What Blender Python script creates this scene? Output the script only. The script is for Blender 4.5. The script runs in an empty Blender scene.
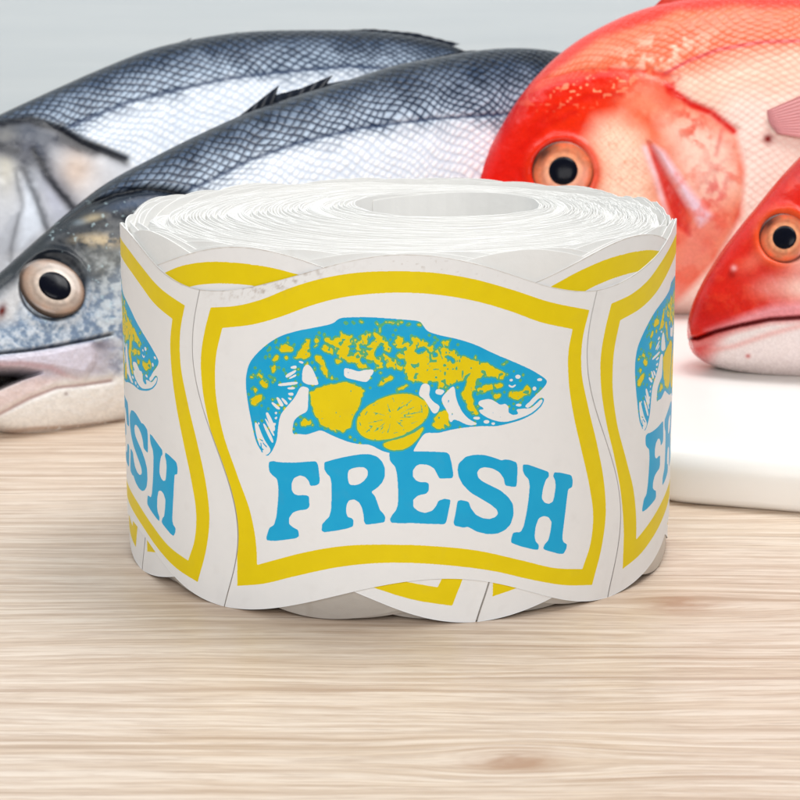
import bpy, math
import numpy as np
from mathutils import Vector, Matrix

# ------------------------------------------------------------------ camera, world, lights
MM = 0.001
D, HC, PITCH, FPX = 412.2, 119.1, math.radians(12.61), 2294.5      # camera distance / height (mm), pitch, focal length (px of 800)
scene = bpy.context.scene
cam = bpy.data.cameras.new("camera"); cam.sensor_width = 36; cam.lens = FPX/800*36
cam.clip_start = 0.01; cam.clip_end = 20
cam.dof.use_dof = True; cam.dof.focus_distance = 0.385; cam.dof.aperture_fstop = 84
camo = bpy.data.objects.new("camera", cam); scene.collection.objects.link(camo)
camo.location = (0, -D*MM, HC*MM); camo.rotation_euler = (math.pi/2-PITCH, 0, 0)
scene.camera = camo
w = bpy.data.worlds.new("World"); scene.world = w; w.use_nodes = True
w.node_tree.nodes["Background"].inputs[0].default_value = (0.95, 0.98, 1.0, 1)
w.node_tree.nodes["Background"].inputs[1].default_value = 0.29

def area(name, loc, target, size, power, col):
    l = bpy.data.lights.new(name, 'AREA'); l.shape = 'RECTANGLE'; l.size, l.size_y = size; l.energy = power; l.color = col
    o = bpy.data.objects.new(name, l); scene.collection.objects.link(o); o.location = loc
    o.rotation_euler = (Vector(target)-Vector(loc)).to_track_quat('-Z', 'Y').to_euler()
    return o
area("softbox", (0.26, 0.16, 0.80), (0.0, 0.06, 0.0), (0.42, 0.36), 4.3, (1.0, 0.985, 0.97))
area("front_softbox", (-0.15, -0.95, 0.55), (0.0, 0.0, 0.02), (0.8, 0.6), 6.6, (1.0, 0.985, 0.97))
area("wall_softbox", (-0.2, 0.30, 0.75), (0.0, 0.6, 0.1), (0.9, 0.25), 3.3, (0.95, 0.99, 1.0))
scene.view_settings.view_transform = 'Standard'; scene.view_settings.look = 'None'
scene.view_settings.exposure = 0.0; scene.view_settings.gamma = 1.0

# ------------------------------------------------------------------ helpers
C = scene.collection
rng = np.random.default_rng(7)
def s2l(c):
    c = np.asarray(c, float)
    if c.max() > 1.001: c = c/255.0
    return np.where(c <= 0.04045, c/12.92, ((c+0.055)/1.055)**2.4)
_T = rng.random((256, 256))
def vnoise(x, y, seed=0):
    x = np.asarray(x, float)+seed*17.31; y = np.asarray(y, float)+seed*9.77
    xi = np.floor(x).astype(int); yi = np.floor(y).astype(int); fx = x-xi; fy = y-yi
    fx = fx*fx*(3-2*fx); fy = fy*fy*(3-2*fy)
    a = _T[xi & 255, yi & 255]; b = _T[(xi+1) & 255, yi & 255]; c = _T[xi & 255, (yi+1) & 255]; d = _T[(xi+1) & 255, (yi+1) & 255]
    return (a*(1-fx)+b*fx)*(1-fy)+(c*(1-fx)+d*fx)*fy
def fbm(x, y, seed=0, o=4):
    s = 0; a = 1; n = 0
    for k in range(o): s = s+a*vnoise(x*2**k, y*2**k, seed+k*3); n += a; a *= .5
    return s/n
def sm(a, b, x):
    t = np.clip((x-a)/(b-a), 0, 1); return t*t*(3-2*t)
def pd(X, Y, pts, closed=False):                       # distance to a polyline
    pts = list(pts)+([pts[0]] if closed else []); best = np.full(np.shape(X), 1e9)
    for (x0, y0), (x1, y1) in zip(pts[:-1], pts[1:]):
        dx, dy = x1-x0, y1-y0; L = dx*dx+dy*dy+1e-9
        t = np.clip(((X-x0)*dx+(Y-y0)*dy)/L, 0, 1)
        best = np.minimum(best, (X-x0-t*dx)**2+(Y-y0-t*dy)**2)
    return np.sqrt(best)
def inside(X, Y, pts):
    r = np.zeros(np.shape(X), bool); n = len(pts)
    for i in range(n):
        x0, y0 = pts[i]; x1, y1 = pts[(i+1) % n]
        if y0 == y1: continue
        r ^= ((y0 > Y) != (y1 > Y)) & (X < (x1-x0)*(Y-y0)/(y1-y0)+x0)
    return r
def soft(X, Y, pts, wd):                               # soft-edged polygon mask
    d = pd(X, Y, pts, True); return np.where(inside(X, Y, pts), .5+.5*np.clip(d/wd, 0, 1), .5-.5*np.clip(d/wd, 0, 1))
def gz(X, Y, cx, cy, rx, ry, ang=0):
    c, s = math.cos(ang), math.sin(ang); a = ((X-cx)*c+(Y-cy)*s)/rx; b = (-(X-cx)*s+(Y-cy)*c)/ry
    return np.exp(-(a*a+b*b))
def crv(pts, n):                                       # smooth resample through points
    p = np.array(pts, float); d = np.r_[0, np.cumsum(np.linalg.norm(np.diff(p, axis=0), axis=1))]
    t = np.linspace(0, d[-1], n); out = np.empty((n, p.shape[1]))
    m = np.gradient(p, d, axis=0)
    i = np.clip(np.searchsorted(d, t, 'right')-1, 0, len(d)-2); h = (d[i+1]-d[i])[:, None]; u = ((t-d[i])/(d[i+1]-d[i]))[:, None]
    return (2*u**3-3*u**2+1)*p[i]+(u**3-2*u**2+u)*h*m[i]+(-2*u**3+3*u**2)*p[i+1]+(u**3-u**2)*h*m[i+1]

def mesh_obj(name, V, F, mat, parent=None, attrs=None, smooth=True):
    me = bpy.data.meshes.new(name); V = np.asarray(V, np.float32).reshape(-1, 3)
    F = np.asarray(F, np.int32)
    me.vertices.add(len(V)); me.vertices.foreach_set("co", (V*MM).ravel())
    k = F.shape[1]; me.loops.add(F.size); me.polygons.add(len(F))
    me.polygons.foreach_set("loop_start", np.arange(0, F.size, k, dtype=np.int32))
    me.loops.foreach_set("vertex_index", F.ravel())
    me.polygons.foreach_set("use_smooth", np.full(len(F), smooth))
    me.update(calc_edges=True); me.validate()
    for an, arr in (attrs or {}).items():
        a = me.color_attributes.new(an, 'FLOAT_COLOR', 'POINT'); arr = np.asarray(arr, np.float32).reshape(-1, arr.shape[-1])
        if arr.shape[1] == 3: arr = np.c_[arr, np.ones(len(arr), np.float32)]
        a.data.foreach_set("color", arr.ravel())
    me.materials.append(mat)
    o = bpy.data.objects.new(name, me); C.objects.link(o)
    if parent: o.parent = parent
    return o
def grid_faces(n, m, wrap_m=False, wrap_n=False):
    i = np.arange(n if wrap_n else n-1); j = np.arange(m if wrap_m else m-1)
    I, J = np.meshgrid(i, j, indexing='ij'); I2 = (I+1) % n; J2 = (J+1) % m
    return np.stack([I*m+J, I2*m+J, I2*m+J2, I*m+J2], -1).reshape(-1, 4)
def tag(o, label, cat=None, group=None, kind=None):
    o['label'] = label
    if cat: o['category'] = cat
    if group: o['group'] = group
    if kind: o['kind'] = kind
    return o
def empty(name, label, cat, group=None):
    o = bpy.data.objects.new(name, None); C.objects.link(o); o.empty_display_size = .02
    return tag(o, label, cat, group)
def to_world(o, loc):            # move a thing's origin (Empty) to loc (mm), keeping children where they are
    o.location = [c*MM for c in loc]
    for ch in o.children: ch.location = [-c*MM for c in loc]
class N:                         # tiny node helper
    def __init__(s, name):
        s.m = bpy.data.materials.new(name); s.m.use_nodes = True; s.t = s.m.node_tree; s.b = s.t.nodes["Principled BSDF"]
    def n(s, typ, inp=None, **kw):
        nd = s.t.nodes.new('ShaderNode'+typ)
        for k, v in kw.items(): setattr(nd, k, v)
        for k, v in (inp or {}).items():
            if hasattr(v, 'is_linked') or hasattr(v, 'links'): s.t.links.new(v, nd.inputs[k])
            else: nd.inputs[k].default_value = v
        return nd
    def math(s, op, a, b=0.0): return s.n('Math', {0: a, 1: b}, operation=op).outputs[0]
    def l(s, a, name): s.t.links.new(a, s.b.inputs[name])
    def set(s, **kw):
        for k, v in kw.items(): s.b.inputs[k.replace('_', ' ')].default_value = v

# ------------------------------------------------------------------ materials
def rgba(c): return (*[float(v) for v in s2l(c)], 1)
def mat_print():
    k = N("printed_label_paper"); a = k.n('Attribute', attribute_name="ink"); sep = k.n('SeparateColor', {0: a.outputs['Color']})
    geo = k.n('TexCoord').outputs['Object']
    fn = k.n('TexNoise', {'Vector': geo, 'Scale': 2600.0, 'Detail': 3.0})
    mt = k.n('TexNoise', {'Vector': geo, 'Scale': 260.0, 'Detail': 4.0})
    def ramp(ch):
        e = k.math('ADD', sep.outputs[ch], k.math('MULTIPLY', k.math('SUBTRACT', fn.outputs[0], .5), .22))
        return k.n('MapRange', {'Value': e, 'From Min': .34, 'From Max': .66}, interpolation_type='SMOOTHSTEP').outputs[0]
    pap = k.n('MixRGB', {0: mt.outputs[0], 1: rgba((236, 238, 240)), 2: rgba((242, 243, 244))}).outputs[0]
    yel = k.n('MixRGB', {0: mt.outputs[0], 1: rgba((230, 204, 0)), 2: rgba((240, 216, 4))}).outputs[0]
    blu = k.n('MixRGB', {0: mt.outputs[0], 1: rgba((8, 164, 220)), 2: rgba((30, 178, 226))}).outputs[0]
    c1 = k.n('MixRGB', {0: ramp(0), 1: pap, 2: yel}).outputs[0]
    ry = ramp(0); blu = k.n('MixRGB', {0: k.math('MULTIPLY', ry, .85), 1: blu, 2: rgba((96, 182, 96))}).outputs[0]
    c2 = k.n('MixRGB', {0: ramp(1), 1: c1, 2: blu}).outputs[0]
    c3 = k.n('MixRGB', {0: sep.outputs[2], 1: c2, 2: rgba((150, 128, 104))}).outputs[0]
    k.l(c3, 'Base Color'); k.set(Roughness=.45); k.b.inputs['Specular IOR Level'].default_value = .25
    bp = k.n('Bump', {'Strength': .12, 'Distance': .00012, 'Height': fn.outputs[0]}); k.l(bp.outputs[0], 'Normal'); return k.m
def mat_attr(name, rough=.3, coat=.0, spec=.5, bump=0, scale=900., metal=0., sss=0., ior=1.5, an="Col"):
    k = N(name); a = k.n('Attribute', attribute_name=an); k.l(a.outputs['Color'], 'Base Color')
    nz = k.n('TexNoise', {'Vector': k.n('TexCoord').outputs['Object'], 'Scale': scale, 'Detail': 4.0})
    r = k.n('MapRange', {'Value': nz.outputs[0], 'From Min': .3, 'From Max': .7, 'To Min': rough*.75, 'To Max': rough*1.3}); k.l(r.outputs[0], 'Roughness')
    k.set(Metallic=metal, IOR=ior); k.b.inputs['Specular IOR Level'].default_value = spec
    if coat: k.b.inputs['Coat Weight'].default_value = coat; k.b.inputs['Coat Roughness'].default_value = .12
    if sss:
        k.b.inputs['Subsurface Weight'].default_value = sss; k.b.inputs['Subsurface Radius'].default_value = (1, .5, .4); k.b.inputs['Subsurface Scale'].default_value = .0015
    if bump: k.l(k.n('Bump', {'Strength': bump, 'Distance': .0002, 'Height': nz.outputs[0]}).outputs[0], 'Normal')
    return k.m
M_print = mat_print()
M_coil = mat_attr("paper_edges", .65, bump=.25, scale=700.)
M_skin = mat_attr("wet_fish_skin", .24, coat=.0, spec=.5, ior=1.24, bump=.12, scale=420., metal=.0)
M_red = mat_attr("wet_red_skin", .25, coat=.0, spec=.5, ior=1.27, bump=.12, scale=420.)
M_eye = mat_attr("wet_eye", .3, coat=.25, spec=.4)
M_pupil = mat_attr("wet_pupil", .2, spec=.12)
M_fin = mat_attr("fin_membrane", .35, spec=.15)
def mat_wood():
    k = N("pale_oak_grain"); co = k.n('TexCoord').outputs['Object']
    sx = k.n('SeparateXYZ', {0: co}); X, Y = sx.outputs[0], sx.outputs[1]
    # two knots bend the grain around them
    kn = None; bend = None
    for (kx, ky, rx, ry) in ((.0158, -.1105, .0062, .0042), (.0475, -.0385, .0068, .0050), (-.215, .03, .012, .006), (.19, -.06, .01, .005)):
        dx = k.math('DIVIDE', k.math('SUBTRACT', X, kx), rx); dy = k.math('DIVIDE', k.math('SUBTRACT', Y, ky), ry)
        r2 = k.math('ADD', k.math('MULTIPLY', dx, dx), k.math('MULTIPLY', dy, dy))
        g = k.math('EXPONENT', k.math('MULTIPLY', r2, -.9))
        dxw = k.math('MULTIPLY', dx, .38); r3 = k.math('ADD', k.math('MULTIPLY', dxw, dxw), k.math('MULTIPLY', k.math('MULTIPLY', dy, dy), .35))
        b = k.math('MULTIPLY', k.math('MULTIPLY', dy, k.math('EXPONENT', k.math('MULTIPLY', r3, -1.0))), -.0042)
        kn = g if kn is None else k.math('ADD', kn, g); bend = b if bend is None else k.math('ADD', bend, b)
    wv = k.n('TexNoise', {'Vector': k.n('CombineXYZ', {0: k.math('MULTIPLY', X, 9.), 1: k.math('MULTIPLY', Y, 22.), 2: 0.}).outputs[0], 'Scale': 1.0, 'Detail': 3.0})
    Yw = k.math('ADD', k.math('ADD', Y, bend), k.math('MULTIPLY', k.math('SUBTRACT', wv.outputs[0], .5), .009))
    def g(sx_, sy_, sc, det, z=0., rough=.5):
        v = k.n('CombineXYZ', {0: k.math('MULTIPLY', X, sx_), 1: k.math('MULTIPLY', Yw, sy_), 2: z}).outputs[0]
        return k.n('TexNoise', {'Vector': v, 'Scale': sc, 'Detail': det, 'Roughness': rough}).outputs[0]
    broad = g(5., 70., 1., 3.); mid = g(11., 520., 1., 4., 3.1, .6); fine = g(50., 950., 1., 4., 7.7, .6); lines = g(7., 480., 1., 2., 12.3)
    patch = g(9., 40., 1., 2., 21.)
    fib = g(90., 1100., 1., 3., 15.5, .65)
    pores = g(110., 1500., 1., 2., 5.5)
    c = k.n('ValToRGB', {0: mid}); e = c.color_ramp.elements
    e[0].position = .30; e[0].color = rgba((182, 157, 134)); e[1].position = .56; e[1].color = rgba((223, 206, 189))
    x = e.new(.46); x.color = rgba((211, 189, 167))
    col = k.n('MixRGB', {0: k.n('MapRange', {'Value': broad, 'From Min': .35, 'From Max': .7, 'To Max': .45}).outputs[0], 1: c.outputs[0], 2: rgba((226, 211, 196))}).outputs[0]
    lnp = k.n('MapRange', {'Value': patch, 'From Min': .35, 'From Max': .6, 'To Min': .25, 'To Max': 1.0}).outputs[0]
    ln = k.n('MapRange', {'Value': lines, 'From Min': .58, 'From Max': .70, 'To Max': .75}).outputs[0]
    ln = k.math('MULTIPLY', ln, lnp)
    col = k.n('MixRGB', {0: k.n('MapRange', {'Value': fib, 'From Min': .45, 'From Max': .68, 'To Max': .5}).outputs[0], 1: col, 2: rgba((178, 150, 126))}).outputs[0]
    col = k.n('MixRGB', {0: ln, 1: col, 2: rgba((160, 128, 102))}).outputs[0]
    col = k.n('MixRGB', {0: k.n('MapRange', {'Value': fine, 'From Min': .48, 'From Max': .72, 'To Max': .55}).outputs[0], 1: col, 2: rgba((176, 148, 124))}).outputs[0]
    col = k.n('MixRGB', {0: k.n('MapRange', {'Value': pores, 'From Min': .62, 'From Max': .8, 'To Max': .4}).outputs[0], 1: col, 2: rgba((150, 118, 92))}).outputs[0]
    kf = k.n('MapRange', {'Value': k.math('MULTIPLY', kn, k.math('MULTIPLY', k.math('ADD', fib, -.18), 2.6)), 'From Min': .06, 'From Max': .9, 'To Max': .85}).outputs[0]
    col = k.n('MixRGB', {0: kf, 1: col, 2: rgba((170, 132, 104))}).outputs[0]
    k.l(col, 'Base Color'); k.set(Roughness=.42)
    h = k.math('SUBTRACT', k.math('MULTIPLY', mid, .5), k.math('ADD', k.math('MULTIPLY', ln, .5), k.math('MULTIPLY', fine, .4)))
    k.l(k.n('Bump', {'Strength': .35, 'Distance': .0004, 'Height': h}).outputs[0], 'Normal'); return k.m
def mat_board():
    k = N("white_board"); co = k.n('TexCoord').outputs['Object']
    nz = k.n('TexNoise', {'Vector': co, 'Scale': 25., 'Detail': 5.}).outputs[0]
    k.l(k.n('MixRGB', {0: nz, 1: rgba((236, 232, 228)), 2: rgba((245, 243, 240))}).outputs[0], 'Base Color'); k.set(Roughness=.32)
    n2 = k.n('TexNoise', {'Vector': co, 'Scale': 300., 'Detail': 3.}).outputs[0]
    k.l(k.n('Bump', {'Strength': .06, 'Distance': .0002, 'Height': n2}).outputs[0], 'Normal'); return k.m
def mat_wall():
    k = N("pale_painted_boards"); co = k.n('TexCoord').outputs['Object']; sx = k.n('SeparateXYZ', {0: co})
    v = k.n('CombineXYZ', {0: k.math('MULTIPLY', sx.outputs[0], 9.), 1: 0., 2: k.math('MULTIPLY', sx.outputs[2], 160.)}).outputs[0]
    nz = k.n('TexNoise', {'Vector': v, 'Scale': 1., 'Detail': 5.}).outputs[0]
    r = k.n('MapRange', {'Value': nz, 'From Min': .3, 'From Max': .75}).outputs[0]
    k.l(k.n('MixRGB', {0: r, 1: rgba((211, 223, 231)), 2: rgba((203, 216, 225))}).outputs[0], 'Base Color'); k.set(Roughness=.6)
    k.l(k.n('Bump', {'Strength': .2, 'Distance': .0006, 'Height': nz}).outputs[0], 'Normal'); return k.m

# ------------------------------------------------------------------ table, wall, white board
def rounded_slab(name, poly, z0, z1, rad, mat, corner=6, seg=6):
    P = []                                        # round the corners of the plan outline
    n = len(poly)
    for i in range(n):
        p = np.array(poly[i], float); a = np.array(poly[i-1], float); b = np.array(poly[(i+1) % n], float)
        u = (a-p)/np.linalg.norm(a-p); v = (b-p)/np.linalg.norm(b-p); c = corner
        for t in np.linspace(0, 1, 9):
            P.append(((1-t)**2)*(p+u*c)+2*t*(1-t)*p+t*t*(p+v*c))
    P = np.array(P); n = len(P); nx = np.roll(P, -1, 0)-np.roll(P, 1, 0); nx /= np.linalg.norm(nx, axis=1)[:, None]
    inward = np.c_[-nx[:, 1], nx[:, 0]]
    rings = [(rad*.35, z0)]+[(0+rad*.35*(1-math.sin(a)), z0+rad*.35*(1-math.cos(a))) for a in np.linspace(.4, math.pi/2, 3)]
    rings += [(rad*(1-math.cos(a)), z1-rad+rad*math.sin(a)) for a in np.linspace(0, math.pi/2, seg+3)]
    rings += [(rad+.5, z1), (rad+1., z1)]
    V = np.array([np.c_[P+inward*o, np.full(n, z)] for o, z in rings])
    F = grid_faces(len(rings), n, wrap_m=True)[:, ::-1]
    me = bpy.data.meshes.new(name); vs = [tuple(v*MM) for v in V.reshape(-1, 3)]
    fs = [tuple(int(q) for q in f[::-1]) for f in F]+[tuple(range(n))[::-1], tuple(range((len(rings)-1)*n, len(rings)*n))]
    me.from_pydata(vs, [], fs); me.materials.append(mat)
    for p in me.polygons: p.use_smooth = len(p.vertices) == 4
    me.update(); o = bpy.data.objects.new(name, me); C.objects.link(o); return o
tb = rounded_slab("wooden_table", [(-900, -330), (900, -330), (900, 596), (-900, 596)], -32, 0, 3, mat_wood(), corner=8)
tag(tb, "pale oak table top with fine horizontal grain and small knots under everything", "table")
tb['kind'] = 'structure'
wl = rounded_slab("wall", [(-1500, 600), (1500, 600), (1500, 640), (-1500, 640)], -400, 900, 2, mat_wall(), corner=2)
tag(wl, "pale grey blue painted wall behind the four fish", "wall"); wl['kind'] = 'structure'
bd = rounded_slab("cutting_board", [(50.5, 26.5), (330, -66), (345, 240), (50, 240)], 0.15, 11.5, 5.5, mat_board(), corner=7)
tag(bd, "thick white board with rounded edge under the two red fish", "cutting board")

# ------------------------------------------------------------------ projection used to lay out traced artwork (mm)
FW = np.array([0, math.cos(PITCH), -math.sin(PITCH)]); UP = np.array([0, math.sin(PITCH), math.cos(PITCH)]); CAM = np.array([0, -D, HC])
def ray(x, y): return FW+UP*((400-y)/FPX)+np.array([1, 0, 0])*((x-400)/FPX)
def px(P):
    d = P-CAM; f = d@FW; return 400+FPX*d[..., 0]/f, 400-FPX*(d@UP)/f
def on_roll(x, y, R=50.):
    d = ray(x, y); A = d[0]**2+d[1]**2; B = -D*d[1]; t = (-B-math.sqrt(max(B*B-A*(D*D-R*R), 0)))/A
    P = CAM+t*d; return R*math.atan2(P[0], -P[1]), P[2]

# ================================================================== LABEL ROLL
PIT, LH, WA = 71.6, 54.0, 7.9
_cz = np.polyfit([-2, 0, 7, 14, 24, 35, 45, 54, 58, 62, 64], [3.4, 4, 6.3, 6.7, 4.9, -.9, -2.5, 0., .6, .7, .7], 6)
def shear(z): return np.polyval(_cz, np.clip(z, -1, 63))
def wave(x): return .5+.5*np.cos(2*np.pi*x/PIT)

# ---- artwork of one label, traced once, rasterised into ink coverages
GX0, GX1, GZ0, GZ1, RS = -48., 48., -2., 66., 0.06
nx_, nz_ = int((GX1-GX0)/RS), int((GZ1-GZ0)/RS)
yel = np.zeros((nz_, nx_), bool); blu = np.zeros((nz_, nx_), bool)
def fill(img, pts, val=True, keep=None):
    q = np.array([on_roll(*p) for p in pts]); q[:, 0] = (q[:, 0]-GX0)/RS; q[:, 1] = (q[:, 1]-GZ0)/RS
    x0, x1 = int(max(q[:, 0].min()-1, 0)), int(min(q[:, 0].max()+2, nx_)); y0, y1 = int(max(q[:, 1].min()-1, 0)), int(min(q[:, 1].max()+2, nz_))
    if x1 <= x0 or y1 <= y0: return
    X, Y = np.meshgrid(np.arange(x0, x1)+.5, np.arange(y0, y1)+.5)
    m = inside(X, Y, q)
    if keep is not None: m &= keep[y0:y1, x0:x1]
    img[y0:y1, x0:x1][m] = val
def sc(pts, ox, oy, k): return [(ox+x*k, oy+y*k) for x, y in pts]
def smooth_poly(pts, n=4):                            # round a traced outline a little (Chaikin)
    p = np.array(pts, float)
    for _ in range(2):
        a = p*.78+np.roll(p, -1, 0)*.22; b = p*.22+np.roll(p, -1, 0)*.78; p = np.stack([a, b], 1).reshape(-1, 2)
    return [tuple(v) for v in p]
T1 = (240, 310, .125); T2 = (340, 310, .125); T3 = (440, 310, .15); T4 = (240, 380, .125); T5 = (340, 370, .15); T6 = (260, 440, .2); T7 = (420, 440, .2)
def P(pts, t, s=True): q = sc(pts, *t); return smooth_poly(q) if s else q
def ell(cx, cy, rx, ry, a=0): return [(cx+rx*math.cos(t)*math.cos(a)-ry*math.sin(t)*math.sin(a), cy+rx*math.cos(t)*math.sin(a)+ry*math.sin(t)*math.cos(a)) for t in np.linspace(0, 2*np.pi, 14)[:-1]]
def line(p0, p1, wd):
    (x0, y0), (x1, y1) = p0, p1; L = math.hypot(x1-x0, y1-y0)+1e-6; nx, ny = -(y1-y0)/L*wd/2, (x1-x0)/L*wd/2
    return [(x0+nx, y0+ny), (x1+nx, y1+ny), (x1-nx, y1-ny), (x0-nx, y0-ny)]
band_o = [(210.5, 307.5), (235, 306), (260, 300), (290, 288), (320, 279), (355, 273), (400, 271), (430, 272), (470, 278), (510, 289), (550, 302), (589, 310),
          (582, 340), (581, 370), (588, 407), (597, 444), (604, 481), (606, 513), (602, 546), (592, 585), (565, 585), (534, 580), (495, 571), (447, 564.5), (390, 562.5),
          (337, 567.5), (294, 576.5), (262, 584), (237, 586), (236.5, 546), (231, 508), (221, 467), (209.5, 426), (202, 384), (201, 356), (205, 329)]
band_i = [(222, 328), (250, 325), (280, 317), (310, 306), (340, 298), (370, 294), (410, 292.5), (450, 296), (480, 302), (510, 311), (540, 322), (572, 329),
          (568, 350), (568, 380), (573, 415), (581, 450), (589, 485), (593, 515), (590, 545), (582, 569), (556, 568), (521, 560), (477, 550), (425, 545), (380, 544.5),
          (345, 546), (302, 553), (275, 560), (257, 565), (256, 545), (250, 512), (238, 478), (222, 430), (215, 385), (216, 355)]
def outline(corners, pts):                            # smooth sides, sharp corners
    out = []; idx = [pts.index(c) for c in corners]+[len(pts)]
    for a, b in zip(idx[:-1], idx[1:]):
        seg = pts[a:b]+[pts[b % len(pts)] if b < len(pts) else pts[idx[0]]]
        out += [tuple(v) for v in crv(seg, 60)[:-1]]
    return out
fill(yel, outline([band_o[0], (589, 310), (592, 585), (237, 586)], band_o))
fill(yel, outline([band_i[0], (572, 329), (582, 569), (257, 565)], band_i), False)
LET = {
'F': (T6, [(45, 110), (60, 105), (110, 112), (180, 113), (240, 108), (280, 107), (290, 125), (298, 190), (297, 218), (280, 228), (250, 230), (243, 205), (225, 185), (200, 177), (170, 190), (158, 215), (158, 250), (170, 270), (190, 277), (225, 275), (245, 282), (247, 335), (232, 348), (195, 352), (165, 362), (145, 390), (145, 420), (165, 437), (190, 450), (196, 480), (180, 492), (120, 500), (75, 505), (35, 503), (30, 490), (45, 440), (70, 425), (82, 380), (90, 300), (92, 240), (85, 195), (60, 175), (47, 160), (42, 130)]),
'R': (T6, [(320, 112), (350, 103), (400, 90), (450, 80), (500, 72), (545, 70), (585, 82), (610, 105), (625, 140), (625, 180), (610, 215), (585, 240), (555, 260), (575, 280), (590, 320), (600, 350), (618, 368), (627, 385), (624, 410), (580, 418), (530, 424), (520, 410), (518, 380), (510, 340), (495, 312), (470, 298), (445, 302), (432, 325), (430, 360), (437, 385), (460, 392), (468, 405), (465, 433), (430, 445), (370, 456), (320, 462), (307, 455), (310, 420), (325, 405), (345, 385), (355, 350), (357, 280), (357, 220), (350, 185), (330, 165), (320, 145)]),
'E': ((260, 440, .2), [(645, 60), (650, 105), (675, 130), (685, 170), (690, 230), (690, 320), (680, 350), (660, 375), (650, 395), (655, 412), (700, 415), (760, 413), (800, 415), (860, 417), (920, 418), (930, 405), (945, 330), (951, 295), (920, 290), (890, 300), (880, 325), (860, 350), (825, 362), (790, 353), (766, 332), (765, 297), (785, 278), (800, 272), (830, 266), (843, 250), (843, 215), (828, 207), (800, 208), (780, 200), (764, 180), (764, 150), (780, 127), (800, 118), (840, 122), (870, 140), (885, 170), (895, 190), (930, 188), (960, 187), (965, 170), (955, 110), (945, 70), (930, 58), (860, 55), (770, 54)]),
'S': (T7, [(190, 115), (225, 80), (270, 70), (320, 72), (365, 85), (405, 100), (420, 95), (445, 97), (480, 110), (485, 140), (480, 232), (455, 232), (422, 225), (415, 190), (395, 160), (360, 140), (320, 133), (295, 140), (282, 160), (288, 185), (310, 205), (350, 225), (400, 250), (440, 285), (462, 320), (465, 370), (450, 420), (420, 450), (380, 467), (330, 468), (280, 455), (235, 430), (215, 435), (170, 425), (165, 410), (175, 360), (185, 300), (205, 297), (240, 305), (250, 335), (275, 370), (310, 388), (345, 392), (375, 382), (387, 365), (380, 345), (350, 320), (300, 290), (250, 260), (210, 220), (190, 180), (185, 145)]),
'H': (T7, [(510, 120), (540, 122), (590, 140), (640, 158), (642, 180), (625, 200), (612, 240), (605, 290), (620, 312), (640, 318), (660, 308), (668, 280), (675, 230), (672, 200), (662, 180), (668, 160), (700, 162), (755, 175), (762, 205), (758, 235), (738, 245), (732, 290), (725, 350), (715, 430), (708, 490), (715, 510), (732, 520), (730, 540), (715, 568), (690, 568), (620, 548), (612, 540), (620, 520), (638, 500), (648, 460), (655, 410), (640, 385), (615, 378), (590, 390), (575, 430), (570, 480), (575, 505), (592, 525), (588, 548), (560, 545), (500, 530), (452, 512), (452, 495), (462, 460), (500, 458), (515, 430), (530, 360), (540, 290), (545, 230), (540, 195), (520, 175), (510, 150)])}
def crisp(p):
    p = np.array(p, float); a = p*.86+np.roll(p, -1, 0)*.14; b = p*.14+np.roll(p, -1, 0)*.86; return [tuple(v) for v in np.stack([a, b], 1).reshape(-1, 2)]
for t, pts in LET.values(): fill(blu, crisp(sc(pts, *t)))
fill(blu, P([(440, 155), (460, 142), (500, 135), (525, 138), (540, 155), (538, 180), (520, 205), (495, 222), (465, 228), (445, 222), (438, 190)], T6), False)
# the trout and lemons
sil = [(267, 457.5), (260, 450), (255, 440), (251, 421), (247.5, 402.5), (245.6, 387.5), (245.6, 377.5), (247.5, 367.5), (251, 360), (259, 351), (269, 342.5), (281, 335.6), (296, 331), (315, 327.5), (332.5, 324),
       (338, 319), (343, 317.5), (370, 317), (400, 319), (420, 320.5), (423, 325), (427, 331), (440, 335), (458, 338.5), (476, 344.5), (492.5, 353), (512, 361), (530, 369), (543, 377), (547, 381), (544, 386.5), (536, 394), (529, 401), (525, 408.5),
       (531, 405.5), (537.5, 398.5), (541, 397), (544, 399), (541, 406), (533, 413.5), (521, 419.5), (509, 423), (495.5, 426), (480.5, 425.5), (462.5, 427), (446.5, 430), (437.5, 432.7), (425.5, 432), (421, 437), (413.5, 449.5), (413, 453), (390, 453),
       (382, 451), (370, 444.5), (358, 444.3), (347.5, 442), (332.5, 436), (321, 430), (315, 432), (306, 435), (299, 434), (292.5, 434.6), (292.5, 427.5), (294, 420), (300, 415), (307.5, 411.5), (308, 402.5), (308.3, 392.5), (309, 388), (300.6, 385.8),
       (295, 397.5), (287.5, 406), (280, 415), (278, 427.5), (277, 440), (273, 450)]
fill(blu, smooth_poly(sil))
fill(blu, P([(540, 430), (580, 470), (630, 590), (615, 603), (540, 598), (497, 575), (495, 520), (505, 460)], T1), False)
fill(blu, P([(30, 465), (70, 468), (150, 495), (190, 480), (280, 475), (250, 530), (215, 582), (120, 560), (30, 540)], T2), False)
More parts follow.
